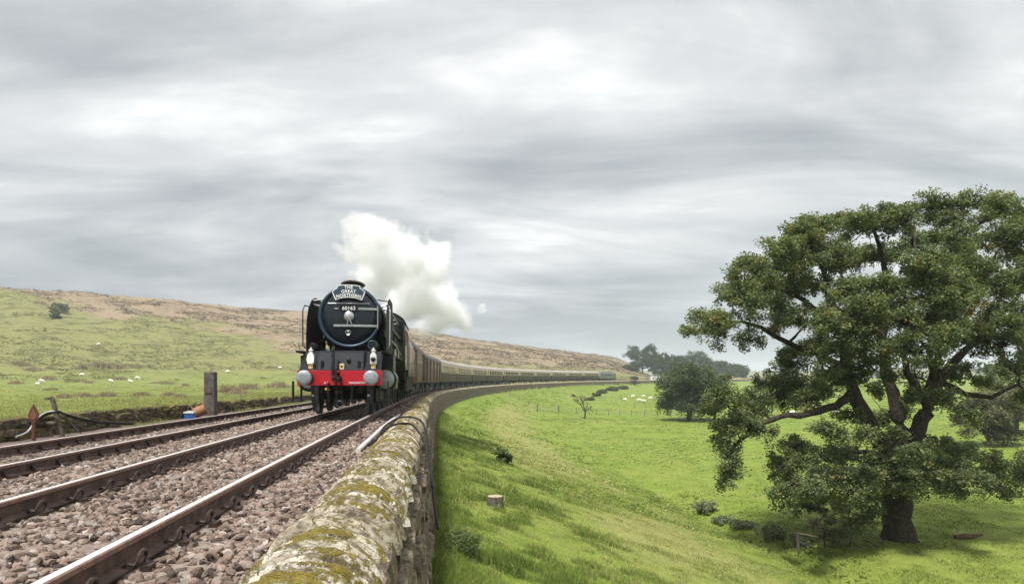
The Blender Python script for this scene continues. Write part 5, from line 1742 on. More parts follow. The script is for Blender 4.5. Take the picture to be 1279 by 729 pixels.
for k, (px, py, h_, w_, lab) in enumerate(RU):
    p = on_ground(px, py, 20)
    t = empty('rush_clump', tuple(p))
    tag(t, lab or ('tall dry grass clump between the timber post and the locomotive' if px > 270 else 'tiny dark rush tuft at the foot of the hill'), 'plant', 'rush clumps in the meadow')
    hh, ww = h_ / FPX * p[1], w_ / FPX * p[1]
    n_ = 420
    q = rng.normal(0, 1, (n_, 2)) * np.array([ww * 0.2, ww * 0.12 + 0.3]) * 0.55 + (np.stack([rng.uniform(-0.36, 0.36, 7) * ww, rng.uniform(-0.2, 0.2, 7) * ww], 1))[rng.integers(0, 7, n_)]
    gg = ground_z(p[0] + q[:, 0], p[1] + q[:, 1]) - p[2]
    hb_ = hh * rng.uniform(0.4, 1.1, n_) * (0.55 + 0.6 * vn(q[:, 0] * 1.2 + k * 9, q[:, 1] * 1.2, 3)) * np.exp(-(q[:, 0] / (ww * 0.5)) ** 2)
    lean = rng.normal(0, 0.25, (n_, 2)) * hb_[:, None]
    wd = max(0.015, p[1] * 0.0006)
    B = np.concatenate([q, gg[:, None] - 0.03], 1)
    T = B + np.concatenate([lean, hb_[:, None] + 0.03], 1)
    e = np.array([wd, 0, 0]) * rng.uniform(0.6, 1.4, (n_, 1))
    V = np.stack([B - e, B + e, T], 1).reshape(-1, 3)
    tag(link('stems', np_mesh('stems', V, np.arange(n_ * 3).reshape(-1, 3), M_RUSH, fattr={'rnd': rng.random(n_)}), t), kind='stuff')

# ------------------------------------------------------------------ bare thorn tree
bt = on_ground(730, 523, 40)
thorn = empty('bare_thorn_tree', tuple(bt))
tag(thorn, 'small leafless thorn tree standing in the pasture by the fence', 'tree')
mb, mt = MB(), MB()
r9 = random.Random(21)
HT = 40 / FPX * bt[1]


def grow(p, d, L, r, lev):
    q = p + d * L
    m_ = (p + q) / 2 + Vector((r9.gauss(0, 1), r9.gauss(0, 1), r9.gauss(0, 1))) * L * 0.08
    (mb if lev < 2 else mt).tube([p, m_, q], [r, r * 0.85, r * 0.65], 5 if lev < 2 else 3)
    if lev == 5: return
    for k in range(3 if lev < 4 else 2):
        nd = (d + Vector((r9.gauss(0, 0.75), r9.gauss(0, 0.75), r9.gauss(0.05, 0.4)))).normalized()
        grow(p + (q - p) * r9.uniform(0.55, 1.0), nd, L * r9.uniform(0.55, 0.85), r * 0.6, lev + 1)


grow(Vector((0, 0, -0.1)), Vector((0.05, 0, 1)).normalized(), HT * 0.34, 0.16, 0)
mb.build('trunk', M_BARK2, thorn, smooth=70)
mt.build('twigs', M_BARK2, thorn)


# ------------------------------------------------------------------ grass
M_GRASS = leaf_mat('grass_blades', [(0.0, (0.046, 0.080, 0.014)), (0.4, (0.128, 0.188, 0.026)), (0.75, (0.225, 0.285, 0.052)), (1.0, (0.46, 0.42, 0.19))], 0.42, upn=0.75)
M_VERGE = leaf_mat('verge_grass', [(0.0, (0.08, 0.10, 0.02)), (0.5, (0.19, 0.21, 0.045)), (1.0, (0.34, 0.30, 0.13))], 0.35, upn=0.6)


def blades(x, y, h, wd, rnd, name, mat, label, leanamt=0.45):
    n = len(x)
    z = ground_z(x, y)
    a = rng.uniform(0, 2 * np.pi, n)
    e = np.stack([np.cos(a), np.sin(a), np.zeros(n)], 1) * wd[:, None]
    la = rng.normal(0, leanamt, (n, 2)) * h[:, None]
    B = np.stack([x, y, z - 0.02], 1)
    M_ = B + np.concatenate([la * 0.35, (h * 0.62)[:, None]], 1)
    T = B + np.concatenate([la, h[:, None] * 0.96], 1)
    V = np.stack([B - e, B + e, M_ + e * 0.7, M_ - e * 0.7, T], 1).reshape(-1, 3)
    b0 = np.arange(n) * 5
    q = np.stack([b0, b0 + 1, b0 + 2, b0, b0 + 2, b0 + 3, b0 + 3, b0 + 2, b0 + 4], 1).reshape(-1, 3)
    o = link(name, np_mesh(name, V, q, mat, False, fattr={'rnd': np.repeat(rnd, 3)}))
    return tag(o, label, 'grass', kind='stuff')


n = 760000
r_ = np.exp(rng.uniform(np.log(5.5), np.log(62), n)); t_ = np.radians(rng.uniform(-9, 42, n))
x, y = r_ * np.sin(t_), r_ * np.cos(t_)
s_, d_, z_ = to_track(x, y)
tuft = fbm(x * 1.1, y * 1.1, 31, 3)
tuft2 = vn(x * 3.1, y * 3.1, 17)
nearwall = sstep(8, 2.5, d_ - 2.4)
k = (d_ > 2.45) & (d_ < 40) & (rng.random(n) < (0.30 + 0.70 * sstep(0.35, 0.6, 0.6 * tuft + 0.4 * tuft2)) * sstep(62, 26, r_))
x, y, r_, d_, tuft, tuft2, nearwall = (q[k] for q in (x, y, r_, d_, tuft, tuft2, nearwall))
h = (0.04 + 0.13 * sstep(0.42, 0.75, 0.6 * tuft + 0.4 * tuft2) * (0.25 + 0.75 * nearwall)) * rng.lognormal(0, 0.3, len(x))
wd = np.maximum(0.004, r_ * 0.00042) * rng.uniform(0.7, 1.3, len(x))
rnd = np.clip(0.62 - 0.55 * (tuft - 0.5) * 2 * (0.4 + 0.6 * nearwall) + rng.normal(0, 0.16, len(x)) + 0.06 * (1 - nearwall), 0, 1)
rnd = np.where(rng.random(len(x)) < 0.06 + 0.12 * (fbm(x / 2.5, y / 2.5, 77, 3) > 0.55), np.clip(rnd + 0.4, 0, 1), rnd)
_dry = ground_z(x, y, True)[2]
rnd = np.clip(rnd + 0.30 * _dry * rng.uniform(0.3, 1.2, len(x)), 0, 1)
blades(x, y, h, wd, rnd, 'slope_grass', M_GRASS, 'tufted green grass on the embankment slope below the wall')
# coarse growth along the foot of the wall and in the ditch
n = 26000
ss_ = np.exp(rng.uniform(np.log(6), np.log(60), n)); dd_ = 2.48 + np.abs(rng.normal(0, 0.5, n))
P = tr(ss_, dd_)
blades(P[:, 0], P[:, 1], 0.11 * rng.lognormal(0, 0.35, n) * (0.4 + vn(ss_ * 1.5, dd_, 3)), np.maximum(0.005, ss_ * 0.0004), np.clip(rng.normal(0.48, 0.2, n), 0, 1), 'wall_foot_grass', M_GRASS, 'long grass growing along the foot of the parapet wall')
# meadow edge above the low wall on the far side
n = 90000
ss_ = np.exp(rng.uniform(np.log(7), np.log(70), n)); dd_ = -6.95 - np.abs(rng.normal(0, 1, n)) * np.where(rng.random(n) < 0.5, 0.3, 5.0)
P = tr(ss_, dd_)
edge_ = np.exp(-((dd_ + 7.0) / 0.4) ** 2)
blades(P[:, 0], P[:, 1], (0.05 + 0.07 * edge_) * rng.lognormal(0, 0.35, n), np.maximum(0.005, ss_ * 0.00045), np.clip(rng.normal(0.55, 0.2, n) - 0.15 * edge_, 0, 1), 'meadow_edge_grass', M_VERGE, 'rough grass along the top of the low mossy wall')
# weeds between far rail and low wall
n = 9000
ss_ = rng.uniform(9, 60, n); dd_ = rng.uniform(-6.7, -5.5, n)
k = vn(ss_ * 0.45, dd_ * 0.5, 41) > 0.62
ss_, dd_ = ss_[k], dd_[k]; n = len(ss_)
P = tr(ss_, dd_)
V0 = rng.uniform(0.05, 0.18, n)
a = rng.uniform(0, 6.28, n); e = np.stack([np.cos(a), np.sin(a), a * 0], 1) * np.maximum(0.005, ss_ * 0.0004)[:, None]
P[:, 2] += bed_z(dd_) - 0.02
T = P + np.stack([rng.normal(0, 0.05, n), rng.normal(0, 0.05, n), V0], 1)
o = link('cess_weeds', np_mesh('cess_weeds', np.stack([P - e, P + e, T], 1).reshape(-1, 3), np.arange(n * 3).reshape(-1, 3), M_VERGE, fattr={'rnd': rng.random(n)}))
tag(o, 'dry weeds growing between the far rail and low wall', 'weeds', kind='stuff')

# tussocks giving the hillside and the pastures their rough nap
def tussocks(x, y, hgt, spread, rnd, name, mat, label, nb=7):
    n = len(x)
    z = ground_z(x, y)
    c = np.repeat(np.stack([x, y, z - 0.05], 1), nb, 0)
    h = np.repeat(hgt, nb) * rng.uniform(0.5, 1.1, n * nb); sp_ = np.repeat(spread, nb)
    off = rng.normal(0, 0.33, (n * nb, 2)) * sp_[:, None]
    c[:, :2] += off
    a = rng.uniform(0, 2 * np.pi, n * nb)
    e = np.stack([np.cos(a), np.sin(a), a * 0], 1) * (sp_ * rng.uniform(0.12, 0.25, n * nb))[:, None]
    T = c + np.concatenate([off * 0.5 + rng.normal(0, 0.12, (n * nb, 2)) * sp_[:, None], h[:, None]], 1)
    o = link(name, np_mesh(name, np.stack([c - e, c + e, T], 1).reshape(-1, 3), np.arange(n * nb * 3).reshape(-1, 3), mat, fattr={'rnd': np.clip(np.repeat(rnd, nb) + rng.normal(0, 0.1, n * nb), 0, 1)}))
    return tag(o, label, 'grass', kind='stuff')


n = 60000
t_ = np.radians(rng.uniform(-40, 16, n)); r_ = rng.uniform(120, 620, n)
x, y = r_ * np.sin(t_), r_ * np.cos(t_)
_, mo_, _, _, hg_ = ground_z(x, y, True)
cl_n = fbm(x / 16, y / 16, 51, 3)
km = (mo_ > 0.35) & (rng.random(n) < sstep(0.35, 0.6, cl_n))
M_TUSB = leaf_mat('moor_tussock', [(0.0, (0.070, 0.054, 0.030)), (0.4, (0.155, 0.112, 0.068)), (0.75, (0.26, 0.192, 0.125)), (1.0, (0.18, 0.175, 0.075))], 0.2, upn=0.6)
tussocks(x[km], y[km], rng.uniform(0.25, 0.75, km.sum()), rng.uniform(0.8, 2.4, km.sum()), np.clip(rng.normal(0.45, 0.25, km.sum()), 0, 1), 'moor_tussocks', M_TUSB, 'brown bracken and heather tussocks covering the moor')
kg = (mo_ <= 0.35) & (hg_ > 0.5) & (rng.random(n) < sstep(0.42, 0.62, cl_n))
M_TUSG = leaf_mat('hill_tussock', [(0.0, (0.075, 0.070, 0.028)), (0.4, (0.15, 0.15, 0.05)), (0.8, (0.24, 0.235, 0.085)), (1.0, (0.30, 0.27, 0.12))], 0.25, upn=0.6)
tussocks(x[kg], y[kg], rng.uniform(0.12, 0.45, kg.sum()), rng.uniform(0.6, 1.8, kg.sum()), np.clip(rng.normal(0.45, 0.25, kg.sum()), 0, 1), 'hill_tussocks', M_TUSG, 'olive grass tussocks on the lower hillside')
n = 42000
r_ = np.exp(rng.uniform(np.log(26), np.log(230), n)); t_ = np.radians(rng.uniform(-6, 42, n))
x, y = r_ * np.sin(t_), r_ * np.cos(t_)
_, d_, _ = to_track(x, y)
k = (d_ > 3.5) & (rng.random(n) < sstep(0.30, 0.62, fbm(x / 4, y / 4, 61, 3)))
x, y, r_ = x[k], y[k], r_[k]
tussocks(x, y, rng.uniform(0.04, 0.11, len(x)) * (1 + r_ / 160), rng.uniform(0.12, 0.40, len(x)) * (0.6 + r_ / 70), np.clip(rng.normal(0.48, 0.22, len(x)) + 0.32 * ground_z(x, y, True)[2], 0, 1), 'pasture_tussocks', M_GRASS, 'grazed grass tussocks across the pasture', 6)
n = 30000
ss_ = np.exp(rng.uniform(np.log(12), np.log(170), n)); dd_ = -7.2 - np.abs(rng.normal(0, 1, n)) * 38
P = tr(ss_, dd_); x, y = P[:, 0], P[:, 1]; r_ = np.hypot(x, y)
k = rng.random(n) < sstep(0.30, 0.62, fbm(x / 5, y / 5, 71, 3))
x, y, r_ = x[k], y[k], r_[k]
tussocks(x, y, rng.uniform(0.03, 0.10, len(x)) * (1 + r_ / 160), rng.uniform(0.12, 0.40, len(x)) * (0.6 + r_ / 70), np.clip(rng.normal(0.5, 0.25, len(x)), 0, 1), 'meadow_tussocks', M_VERGE, 'rough grass tussocks across the meadow below the moor', 6)


# ------------------------------------------------------------------ sheep
M_WOOL = pm('wool', (0.80, 0.77, 0.70), (0.70, 0.67, 0.60), 6.0, 0.95, bump=0.03, bscale=18)


def sheep_mesh():
    me = bpy.data.meshes.new('sheep')
    V = [(0, -0.42, 0.62), (0, 0.0, 0.63), (0, 0.36, 0.64), (0, 0.58, 0.62), (0, 0.76, 0.42), (0, 0.88, 0.20), (0, 0.92, 0.08),
         (0.13, -0.40, 0.40), (0.13, -0.46, 0.22), (0.13, -0.42, 0.02), (-0.13, -0.40, 0.40), (-0.13, -0.36, 0.22), (-0.13, -0.33, 0.02),
         (0.12, 0.36, 0.38), (0.12, 0.40, 0.20), (0.12, 0.38, 0.02), (-0.12, 0.36, 0.38), (-0.12, 0.33, 0.20), (-0.12, 0.28, 0.02), (0, -0.60, 0.55), (0.11, 0.80, 0.33), (-0.11, 0.80, 0.33)]
    E_ = [(0, 1), (1, 2), (2, 3), (3, 4), (4, 5), (5, 6), (0, 7), (7, 8), (8, 9), (0, 10), (10, 11), (11, 12), (2, 13), (13, 14), (14, 15), (2, 16), (16, 17), (17, 18), (0, 19), (4, 20), (4, 21)]
    rads = [0.27, 0.31, 0.27, 0.19, 0.12, 0.085, 0.055, 0.11, 0.05, 0.04, 0.11, 0.05, 0.04, 0.10, 0.045, 0.04, 0.10, 0.045, 0.04, 0.05, 0.03, 0.03]
    me.from_pydata(V, E_, [])
    me.skin_vertices or None
    me.materials.append(M_WOOL)
    return me, rads


me, rads = sheep_mesh()
so = bpy.data.objects.new('sheep', me)
COL.objects.link(so)
md = so.modifiers.new('skin', 'SKIN')
if not me.skin_vertices:
    bpy.context.view_layer.objects.active = so
    bpy.ops.mesh.customdata_skin_add()
for sv, r in zip(me.skin_vertices[0].data, rads):
    sv.radius = (r, r)
    sv.use_root = False
me.skin_vertices[0].data[1].use_root = True
md2 = so.modifiers.new('subsurf', 'SUBSURF')
md2.levels = 1
md2.render_levels = 1
dg = bpy.context.evaluated_depsgraph_get()
ev = so.evaluated_get(dg)
smesh = bpy.data.meshes.new_from_object(ev)
smesh.polygons.foreach_set('use_smooth', [True] * len(smesh.polygons))
smesh.materials.clear(); smesh.materials.append(M_WOOL)
COL.objects.unlink(so); bpy.data.objects.remove(so)
rs = random.Random(4)
SH = [(51, 478, 'white sheep grazing on the meadow behind its companion below the rushes'), (47, 482, 'white sheep lying low in front of another on the meadow'), (102.6, 470, 'white sheep grazing below the tallest rush clump'),
      (138, 478, 'white sheep grazing among low rushes'), (162, 478, 'white sheep grazing beside the one facing the track'), (171, 474, 'white sheep facing the track, rearmost of the pair by the rushes'),
      (284.6, 466, 'white sheep grazing beyond the tall timber post'), (350, 461, 'white sheep grazing on the meadow nearest the locomotive'), (123, 432, 'white sheep high on the hill slope above the rushes')]
for (px, py, lab) in SH:
    p = on_ground(px, py, 30)
    o = link('sheep', smesh, None, tuple(p - np.array([0, 0, 0.02])), (0, 0, rs.choice([1.4, -1.5, 1.2, -1.9, 1.8])), (0.98,) * 3)
    tag(o, lab, 'sheep', 'sheep on the meadow below the moor')
for (px, py) in ((780.4, 500.5), (791, 496), (804.3, 496), (798.9, 501), (803.4, 502.5), (813, 498.5), (990, 518), (1018, 510), (1045, 518), (1060, 517)):
    p = on_ground(px, py, 30)
    o = link('sheep', smesh, None, tuple(p - np.array([0, 0, 0.02])), (0, 0, rs.choice([1.4, -1.5, 1.2, -1.9, 1.8])), (0.85,) * 3)
    tag(o, 'white sheep grazing in the pasture beyond the dark tree' if px < 900 else 'white sheep grazing in the pasture seen between the oak limbs', 'sheep', 'sheep in the pasture beyond the dark tree' if px < 900 else 'sheep seen through the oak')

# ------------------------------------------------------------------ field fences
M_POST = pm('fence_timber', (0.12, 0.10, 0.08), (0.20, 0.17, 0.14), 9.0, 0.9, bump=0.01, bscale=30)
M_WIRE = pm('fence_wire', (0.16, 0.16, 0.15), (0.10, 0.10, 0.09), 5.0, 0.5, 0.6)


def fence(pts, label, ph=1.05, pw=0.12, big=()):
    f = empty('wire_fence', tuple(pts[0]))
    tag(f, label, 'fence')
    o0 = np.asarray(pts[0])
    mb = MB(); mb.tube([(0, 0, -0.25), (0, 0, ph - 0.04), (0, 0, ph)], [pw / 2, pw / 2, pw / 4], 6); me = mb.mesh('post', M_POST)
    for i, p in enumerate(pts):
        o = link('post', me, f, tuple(p - o0), (rs.gauss(0, 0.03), rs.gauss(0, 0.03), 0))
        if i in big: o.scale = (2.2, 2.2, 1.25)
    for hh in (0.35, 0.65, 0.95):
        mb = MB(); mb.tube([tuple(p - o0 + np.array([0, 0, hh])) for p in pts], 0.012, 3); mb.build('wire', M_WIRE, f)
    return f


fp = [on_ground(px, py, 40) for px, py in ((698, 514.5), (720, 516.5), (745, 518), (760, 518.5), (774, 519), (789, 519.5), (805, 520), (821, 520.5), (838, 521), (905, 522))]
fence(fp, 'thin wire fence crossing the pasture behind the bare thorn tree', big=(0,))
fp = [on_ground(px, py, 30) for px, py in ((626, 491.5), (637, 496), (648, 501), (660, 507), (671, 514))]
fence(fp, 'wire fence running down the embankment from the wall', big=(4,))
# netting hurdle between the two stout posts
a, b_ = on_ground(672, 514, 40), on_ground(697, 514.5, 40)
h_ = empty('netting_hurdle', tuple((a + b_) / 2))
tag(h_, 'pale netting hurdle between two stout fence posts in the pasture', 'hurdle')
c_ = (a + b_) / 2
mb = MB()
for t in np.linspace(0, 1, 15): q = a + (b_ - a) * t - c_; mb.tube([tuple(q), tuple(q + np.array([0, 0, 1.0]))], 0.012, 3)
mb.build('upright_wires', pm('netting_pale', (0.34, 0.36, 0.30), (0.26, 0.28, 0.22), 4.0, 0.7), h_)
mb = MB()
for z in np.linspace(0.08, 1.0, 7): mb.tube([tuple(a - c_ + np.array([0, 0, z])), tuple(b_ - c_ + np.array([0, 0, z]))], 0.014, 3)
mb.build('line_wires', bpy.data.materials['netting_pale'], h_)
# white huts by the far wood
for k, (px, w_, hh, lab) in enumerate(((815.5, 2.6, 2.6, 'small white hut below the far wood, wider of the two'), (821, 1.7, 2.4, 'narrow small white hut below the far wood'))):
    p = ground_pt(px, 474, 330)
    t = empty('white_hut', tuple(p - np.array([0, 0, 0.1]))); tag(t, lab, 'hut')
    mb = MB(); mb.bbox(-w_ / 2, w_ / 2, -1.2, 1.2, 0, hh); mb.build('wall', M_WHITE, t)
    mb = MB(); mb.prism([(-w_ / 2 - 0.1, hh), (w_ / 2 + 0.1, hh), (0, hh + 0.6)], -1.3, 1.3); mb.build('roof', M_DG, t)
    mb = MB(); mb.bbox(-0.3, 0.3, -1.22, -1.19, 0.9, 1.8); mb.build('window', M_GLASS, t)

# ------------------------------------------------------------------ trackside things on the far side
M_OLDWOOD = pm('weathered_timber', (0.13, 0.11, 0.09), (0.06, 0.05, 0.04), 7.0, 0.9, bump=0.012, bscale=22)
M_GREYWOOD = pm('grey_timber', (0.13, 0.11, 0.08), (0.075, 0.063, 0.048), 9.0, 0.9, bump=0.008, bscale=30)
M_RUSTY = pm('rusty_iron', (0.135, 0.048, 0.026), (0.07, 0.032, 0.022), 14.0, 0.8, 0.2, bump=0.004, bscale=60)
M_BLKCAB = pm('black_cable', (0.010, 0.010, 0.011), (0.022, 0.022, 0.022), 6.0, 0.7, spec=0.2)
M_GRYCAB = pm('grey_cable', (0.42, 0.42, 0.42), (0.34, 0.34, 0.34), 6.0, 0.5)
M_REEL = pm('reel_plywood', (0.36, 0.17, 0.07), (0.22, 0.10, 0.045), 8.0, 0.8, bump=0.006, bscale=20)
M_BLUE = pm('crate_blue', (0.015, 0.12, 0.36), (0.012, 0.09, 0.28), 8.0, 0.45)


def cess(px, d, lift=0.0):
    """ground point beside the far track where the view line to px meets offset d"""
    ss_ = np.linspace(5, 60, 2200)
    P_ = tr(ss_, d, 0)
    k = int(np.argmin(np.abs(639.5 + FPX * P_[:, 0] / P_[:, 1] - px)))
    return np.array([P_[k, 0], P_[k, 1], P_[k, 2] + float(bed_z(d)) + lift]), ss_[k]


p, s_ = cess(263, -6.45)
t = empty('timber_post', tuple(p), -heading(s_)); tag(t, 'tall thick weathered square timber post beside the low wall', 'post')
Hh = 54 / FPX * p[1]; Wp = 12.6 / FPX * p[1]
mb = MB(); mb.rings([[(-Wp / 2 * q, -Wp / 2 * q, z), (Wp / 2 * q, -Wp / 2 * q, z), (Wp / 2 * q, Wp / 2 * q, z), (-Wp / 2 * q, Wp / 2 * q, z)] for q, z in ((1.03, -0.3), (1.02, 0.5), (0.99, 1.0), (0.98, Hh - 0.03), (0.92, Hh))])
mb.build('shaft', M_OLDWOOD, t, bevel=0.02)
mb = MB(); mb.box((0, -Wp / 2 - 0.01, 0.9), (Wp * 0.7, 0.03, 0.05)); mb.build('iron_strap', M_RUSTY, t)
# cable reel leaning on the post
p2, s2 = cess(254, -6.25)
t = empty('cable_reel', tuple(p2 + np.array([-0.02, -0.25, 0.23]))); t.rotation_euler = (R(18), R(-24), R(25))
tag(t, 'orange brown plywood cable reel lying against the tall timber post', 'cable reel')
for sx in (-1, 1):
    mb = MB(); mb.lathe([(0.04, -0.014), (0.27, -0.014), (0.27, 0.014), (0.04, 0.014)], (sx * 0.2, 0, 0), 'x', 26); mb.build('flange', M_REEL, t, smooth=35)
mb = MB(); mb.lathe([(0.18, -0.19), (0.18, 0.19)], (0, 0, 0), 'x', 20); mb.build('drum', M_REEL, t, smooth=35)
mb = MB()
for k in range(7): mb.tube([(-0.15 + 0.05 * k, 0.195 * math.cos(a), 0.195 * math.sin(a)) for a in np.linspace(0, 6.283, 17)], 0.016, 5, cap=False)
mb.build('wound_cable', pm('reel_cable', (0.30, 0.15, 0.07), (0.42, 0.24, 0.13), 10, 0.7), t, smooth=60)
# blue crate with a white lid edge
p3, s3 = cess(237, -6.2)
t = empty('blue_crate', tuple(p3 + np.array([0, 0, 0.01])), R(12)); tag(t, 'small blue plastic crate with white rim beside the cable reel', 'crate')
mb = MB(); W_ = 0.15
mb.bbox(-W_, W_, -W_, W_, 0, 0.02)
for (a0, a1, c0, c1) in ((-W_, W_, -W_, -W_ + 0.02), (-W_, W_, W_ - 0.02, W_), (-W_, -W_ + 0.02, -W_ + 0.02, W_ - 0.02), (W_ - 0.02, W_, -W_ + 0.02, W_ - 0.02)): mb.bbox(a0, a1, c0, c1, 0.02, 0.22)
mb.build('bin', M_BLUE, t)
mb = MB()
for (a0, a1, c0, c1) in ((-W_ - .02, W_ + .02, -W_ - .02, -W_), (-W_ - .02, W_ + .02, W_, W_ + .02), (-W_ - .02, -W_, -W_, W_), (W_, W_ + .02, -W_, W_)): mb.bbox(a0, a1, c0, c1, 0.20, 0.25)
mb.build('rim', M_WHITE, t)
mb = MB()
for k in range(4): mb.tube([(-0.1 + 0.06 * k, -0.05, 0.2), (-0.08 + 0.06 * k, 0.03, 0.27), (-0.03 + 0.05 * k, 0.1, 0.2)], 0.02, 5)
mb.build('rope', M_WHITE, t, smooth=60)
# rusty spade shaped marker
p4, s4 = cess(41.5, -6.35)
t = empty('rusty_marker', tuple(p4), -heading(s4)); tag(t, 'rusty spearhead shaped iron marker on a short post', 'marker')
k_ = 1 / FPX * p4[1]
hz0 = 26 * k_
prof = [(0, 45), (2.6, 40), (5.2, 35), (6.2, 31), (5.8, 28), (4.6, 25.5), (2.8, 23.5), (2.2, 21)]
poly = [(x * k_, z * k_) for x, z in prof] + [(-x * k_, z * k_) for x, z in prof[::-1][:-1]]
mb = MB(); mb.prism(poly, -0.012, 0.012); pl = mb.build('plate', M_RUSTY, t)
mb = MB(); mb.prism([(x * 0.62, 31 * k_ + (z - 31 * k_) * 0.55) for x, z in poly], -0.02, -0.011); mb.build('raised_panel', pm('rust_red', (0.22, 0.07, 0.035), (0.12, 0.045, 0.028), 20, 0.8), pl)
mb = MB(); mb.tube([(0, 0, -0.2), (0, 0, 22 * k_)], [2.6 * k_, 2.2 * k_], 8); mb.box((0, 0, 12 * k_), (7 * k_, 0.05, 1.5 * k_)); mb.build('shaft', M_RUSTY, t)
# leaning post with little shelf
p5, s5 = cess(74, -6.35)
k_ = 1 / FPX * p5[1]
t = empty('leaning_post', tuple(p5), 0); tag(t, 'leaning grey timber post with a small shelf bracket and cables', 'post')
mb = MB(); mb.box((0, 0, 0), (4.4 * k_, 4.4 * k_, 52 * k_), Matrix.Translation((-2 * k_, 0, 22 * k_)) @ Matrix.Rotation(R(-15), 4, 'Y')); mb.build('shaft', M_GREYWOOD, t, bevel=0.01)
mb = MB(); mb.box((-7 * k_, -0.06, 17 * k_), (12 * k_, 0.22, 3 * k_)); mb.build('shelf', M_GREYWOOD, t, bevel=0.008)
mb = MB(); mb.box((-8 * k_, -0.06, 6 * k_), (2 * k_, 0.05, 20 * k_)); mb.build('strut', M_GREYWOOD, t)
mb = MB(); mb.box((-9.5 * k_, 0, 48 * k_), (9 * k_, 0.1, 3 * k_), Matrix.Rotation(R(-4), 4, 'Y')); mb.build('cap_block', M_OLDWOOD, t, bevel=0.006)


def cable(name, pts, r, mat, label):
    P_ = [Vector(q) for q in pts]
    out_ = []
    n = len(P_)
    for i in range(n - 1):
        a, b_ = P_[i], P_[i + 1]
        pa, nb = P_[max(i - 1, 0)], P_[min(i + 2, n - 1)]
        for k in range(6):
            u = k / 6
            out_.append(0.5 * ((2 * a) + (-pa + b_) * u + (2 * pa - 5 * a + 4 * b_ - nb) * u * u + (-pa + 3 * a - 3 * b_ + nb) * u ** 3))
    out_.append(P_[-1])
    o0 = out_[0].copy()
    mb = MB(); mb.tube([q - o0 for q in out_], r, 8)
    o = mb.build(name, mat, None, smooth=60, loc=tuple(o0))
    return tag(o, label, 'cable')


YC = p5[1]
cable('lineside_cable', [at(-20, 541, YC - 1.6), at(15, 534, YC - 1.0), at(40, 526, YC - 0.4), at(58, 517, YC - 0.15), at(72, 514, YC - 0.12), at(86, 519, YC + 0.4), at(120, 526.5, YC + 1.3), at(165, 529, YC + 2.6)], 0.035, M_BLKCAB, 'thick black lineside cable draped over the leaning post')
cable('lineside_cable', [at(20, 545, YC - 1.5), at(34, 539, YC - 0.9), at(45, 524, YC - 0.4), at(56, 515.5, YC - 0.2), at(68, 513, YC - 0.2)], 0.02, M_GRYCAB, 'pale grey cable looped up to the leaning post')
cable('lineside_cable', [at(76, 514.5, YC - 0.14), at(85, 523, YC - 0.1), at(93, 534, YC - 0.2), at(100, 540, YC - 0.3)], 0.018, M_BLKCAB, 'thin black cable hanging from the leaning post to the ground')

# ------------------------------------------------------------------ things at the parapet wall
s_h = 14.6
def cope(s, a, lift=0.015):
    """point on the rounded coping; a from 0 (track side) to pi (pasture side)"""
    return tr(s, DC - (0.41 + lift) * math.cos(a), 0.325 * math.sin(a) ** 0.85 - 0.22 + lift)
cable('hose', [tr(11.2, 1.35, -0.17), tr(11.6, 1.38, -0.12), cope(12.2, 0.2, 0.03), cope(13.2, 0.7, 0.05), cope(14.2, 1.3, 0.07), cope(14.6, 1.9, 0.06), cope(13.9, 2.5, 0.06), tr(12.8, 2.44, -0.30), tr(11.2, 2.50, -0.65), tr(10.2, 2.55, -0.95), tr(9.6, 2.60, -1.2)], 0.020, M_BLKCAB, 'black hose looping over the mossy wall coping')
cable('hose', [tr(11.0, 1.38, -0.16), cope(11.8, 0.25, 0.02), cope(12.6, 0.9, 0.02), cope(12.9, 1.6, 0.02), cope(12.5, 2.2, 0.02), tr(11.6, 2.44, -0.3), tr(10.6, 2.51, -0.75)], 0.02, M_BLKCAB, 'second black hose lying close on the wall coping')
cable('white_pipe', [tr(10.6, 1.36, -0.16), tr(12, 1.42, -0.10), tr(15, 1.44, -0.07), tr(19, 1.44, -0.09), tr(22, 1.42, -0.14)], 0.042, pm('white_pipe', (0.62, 0.60, 0.57), (0.5, 0.48, 0.45), 8, 0.4), 'white plastic pipe lying along the track side of the coping')
a, b_ = tr(15.4, 0.86, -0.02), tr(11.6, 1.30, -0.17)
mb = MB(); mb.tube([tuple(np.zeros(3)), tuple(b_ - a)], 0.014, 6)
tag(mb.build('iron_rod', M_RUSTY, None, smooth=60, loc=tuple(a)), 'thin iron rod leaning between the rail and the wall', 'rod')

# ------------------------------------------------------------------ slope and ditch things
p = on_ground(618.5, 633, 9)
t = empty('tree_stump', tuple(p)); tag(t, 'short sawn tree stump on the embankment slope', 'stump')
rS = 10.2 / FPX * p[1]
M_CUT = pm('sawn_wood', (0.42, 0.36, 0.23), (0.30, 0.25, 0.15), 18, 0.85)
mb = MB(); mb.lathe([(rS * 1.15, -0.3), (rS * 1.08, 0.0), (rS, 0.12), (rS * 0.98, 0.25)], (0, 0, 0), 'z', 18); mb.build('bark', M_OLDWOOD, t, smooth=50)
mb = MB(); mb.lathe([(rS * 0.93, 0.245), (rS * 0.92, 0.262)], (0, 0, 0), 'z', 18); mb.build('cut_face', M_CUT, t, smooth=40)
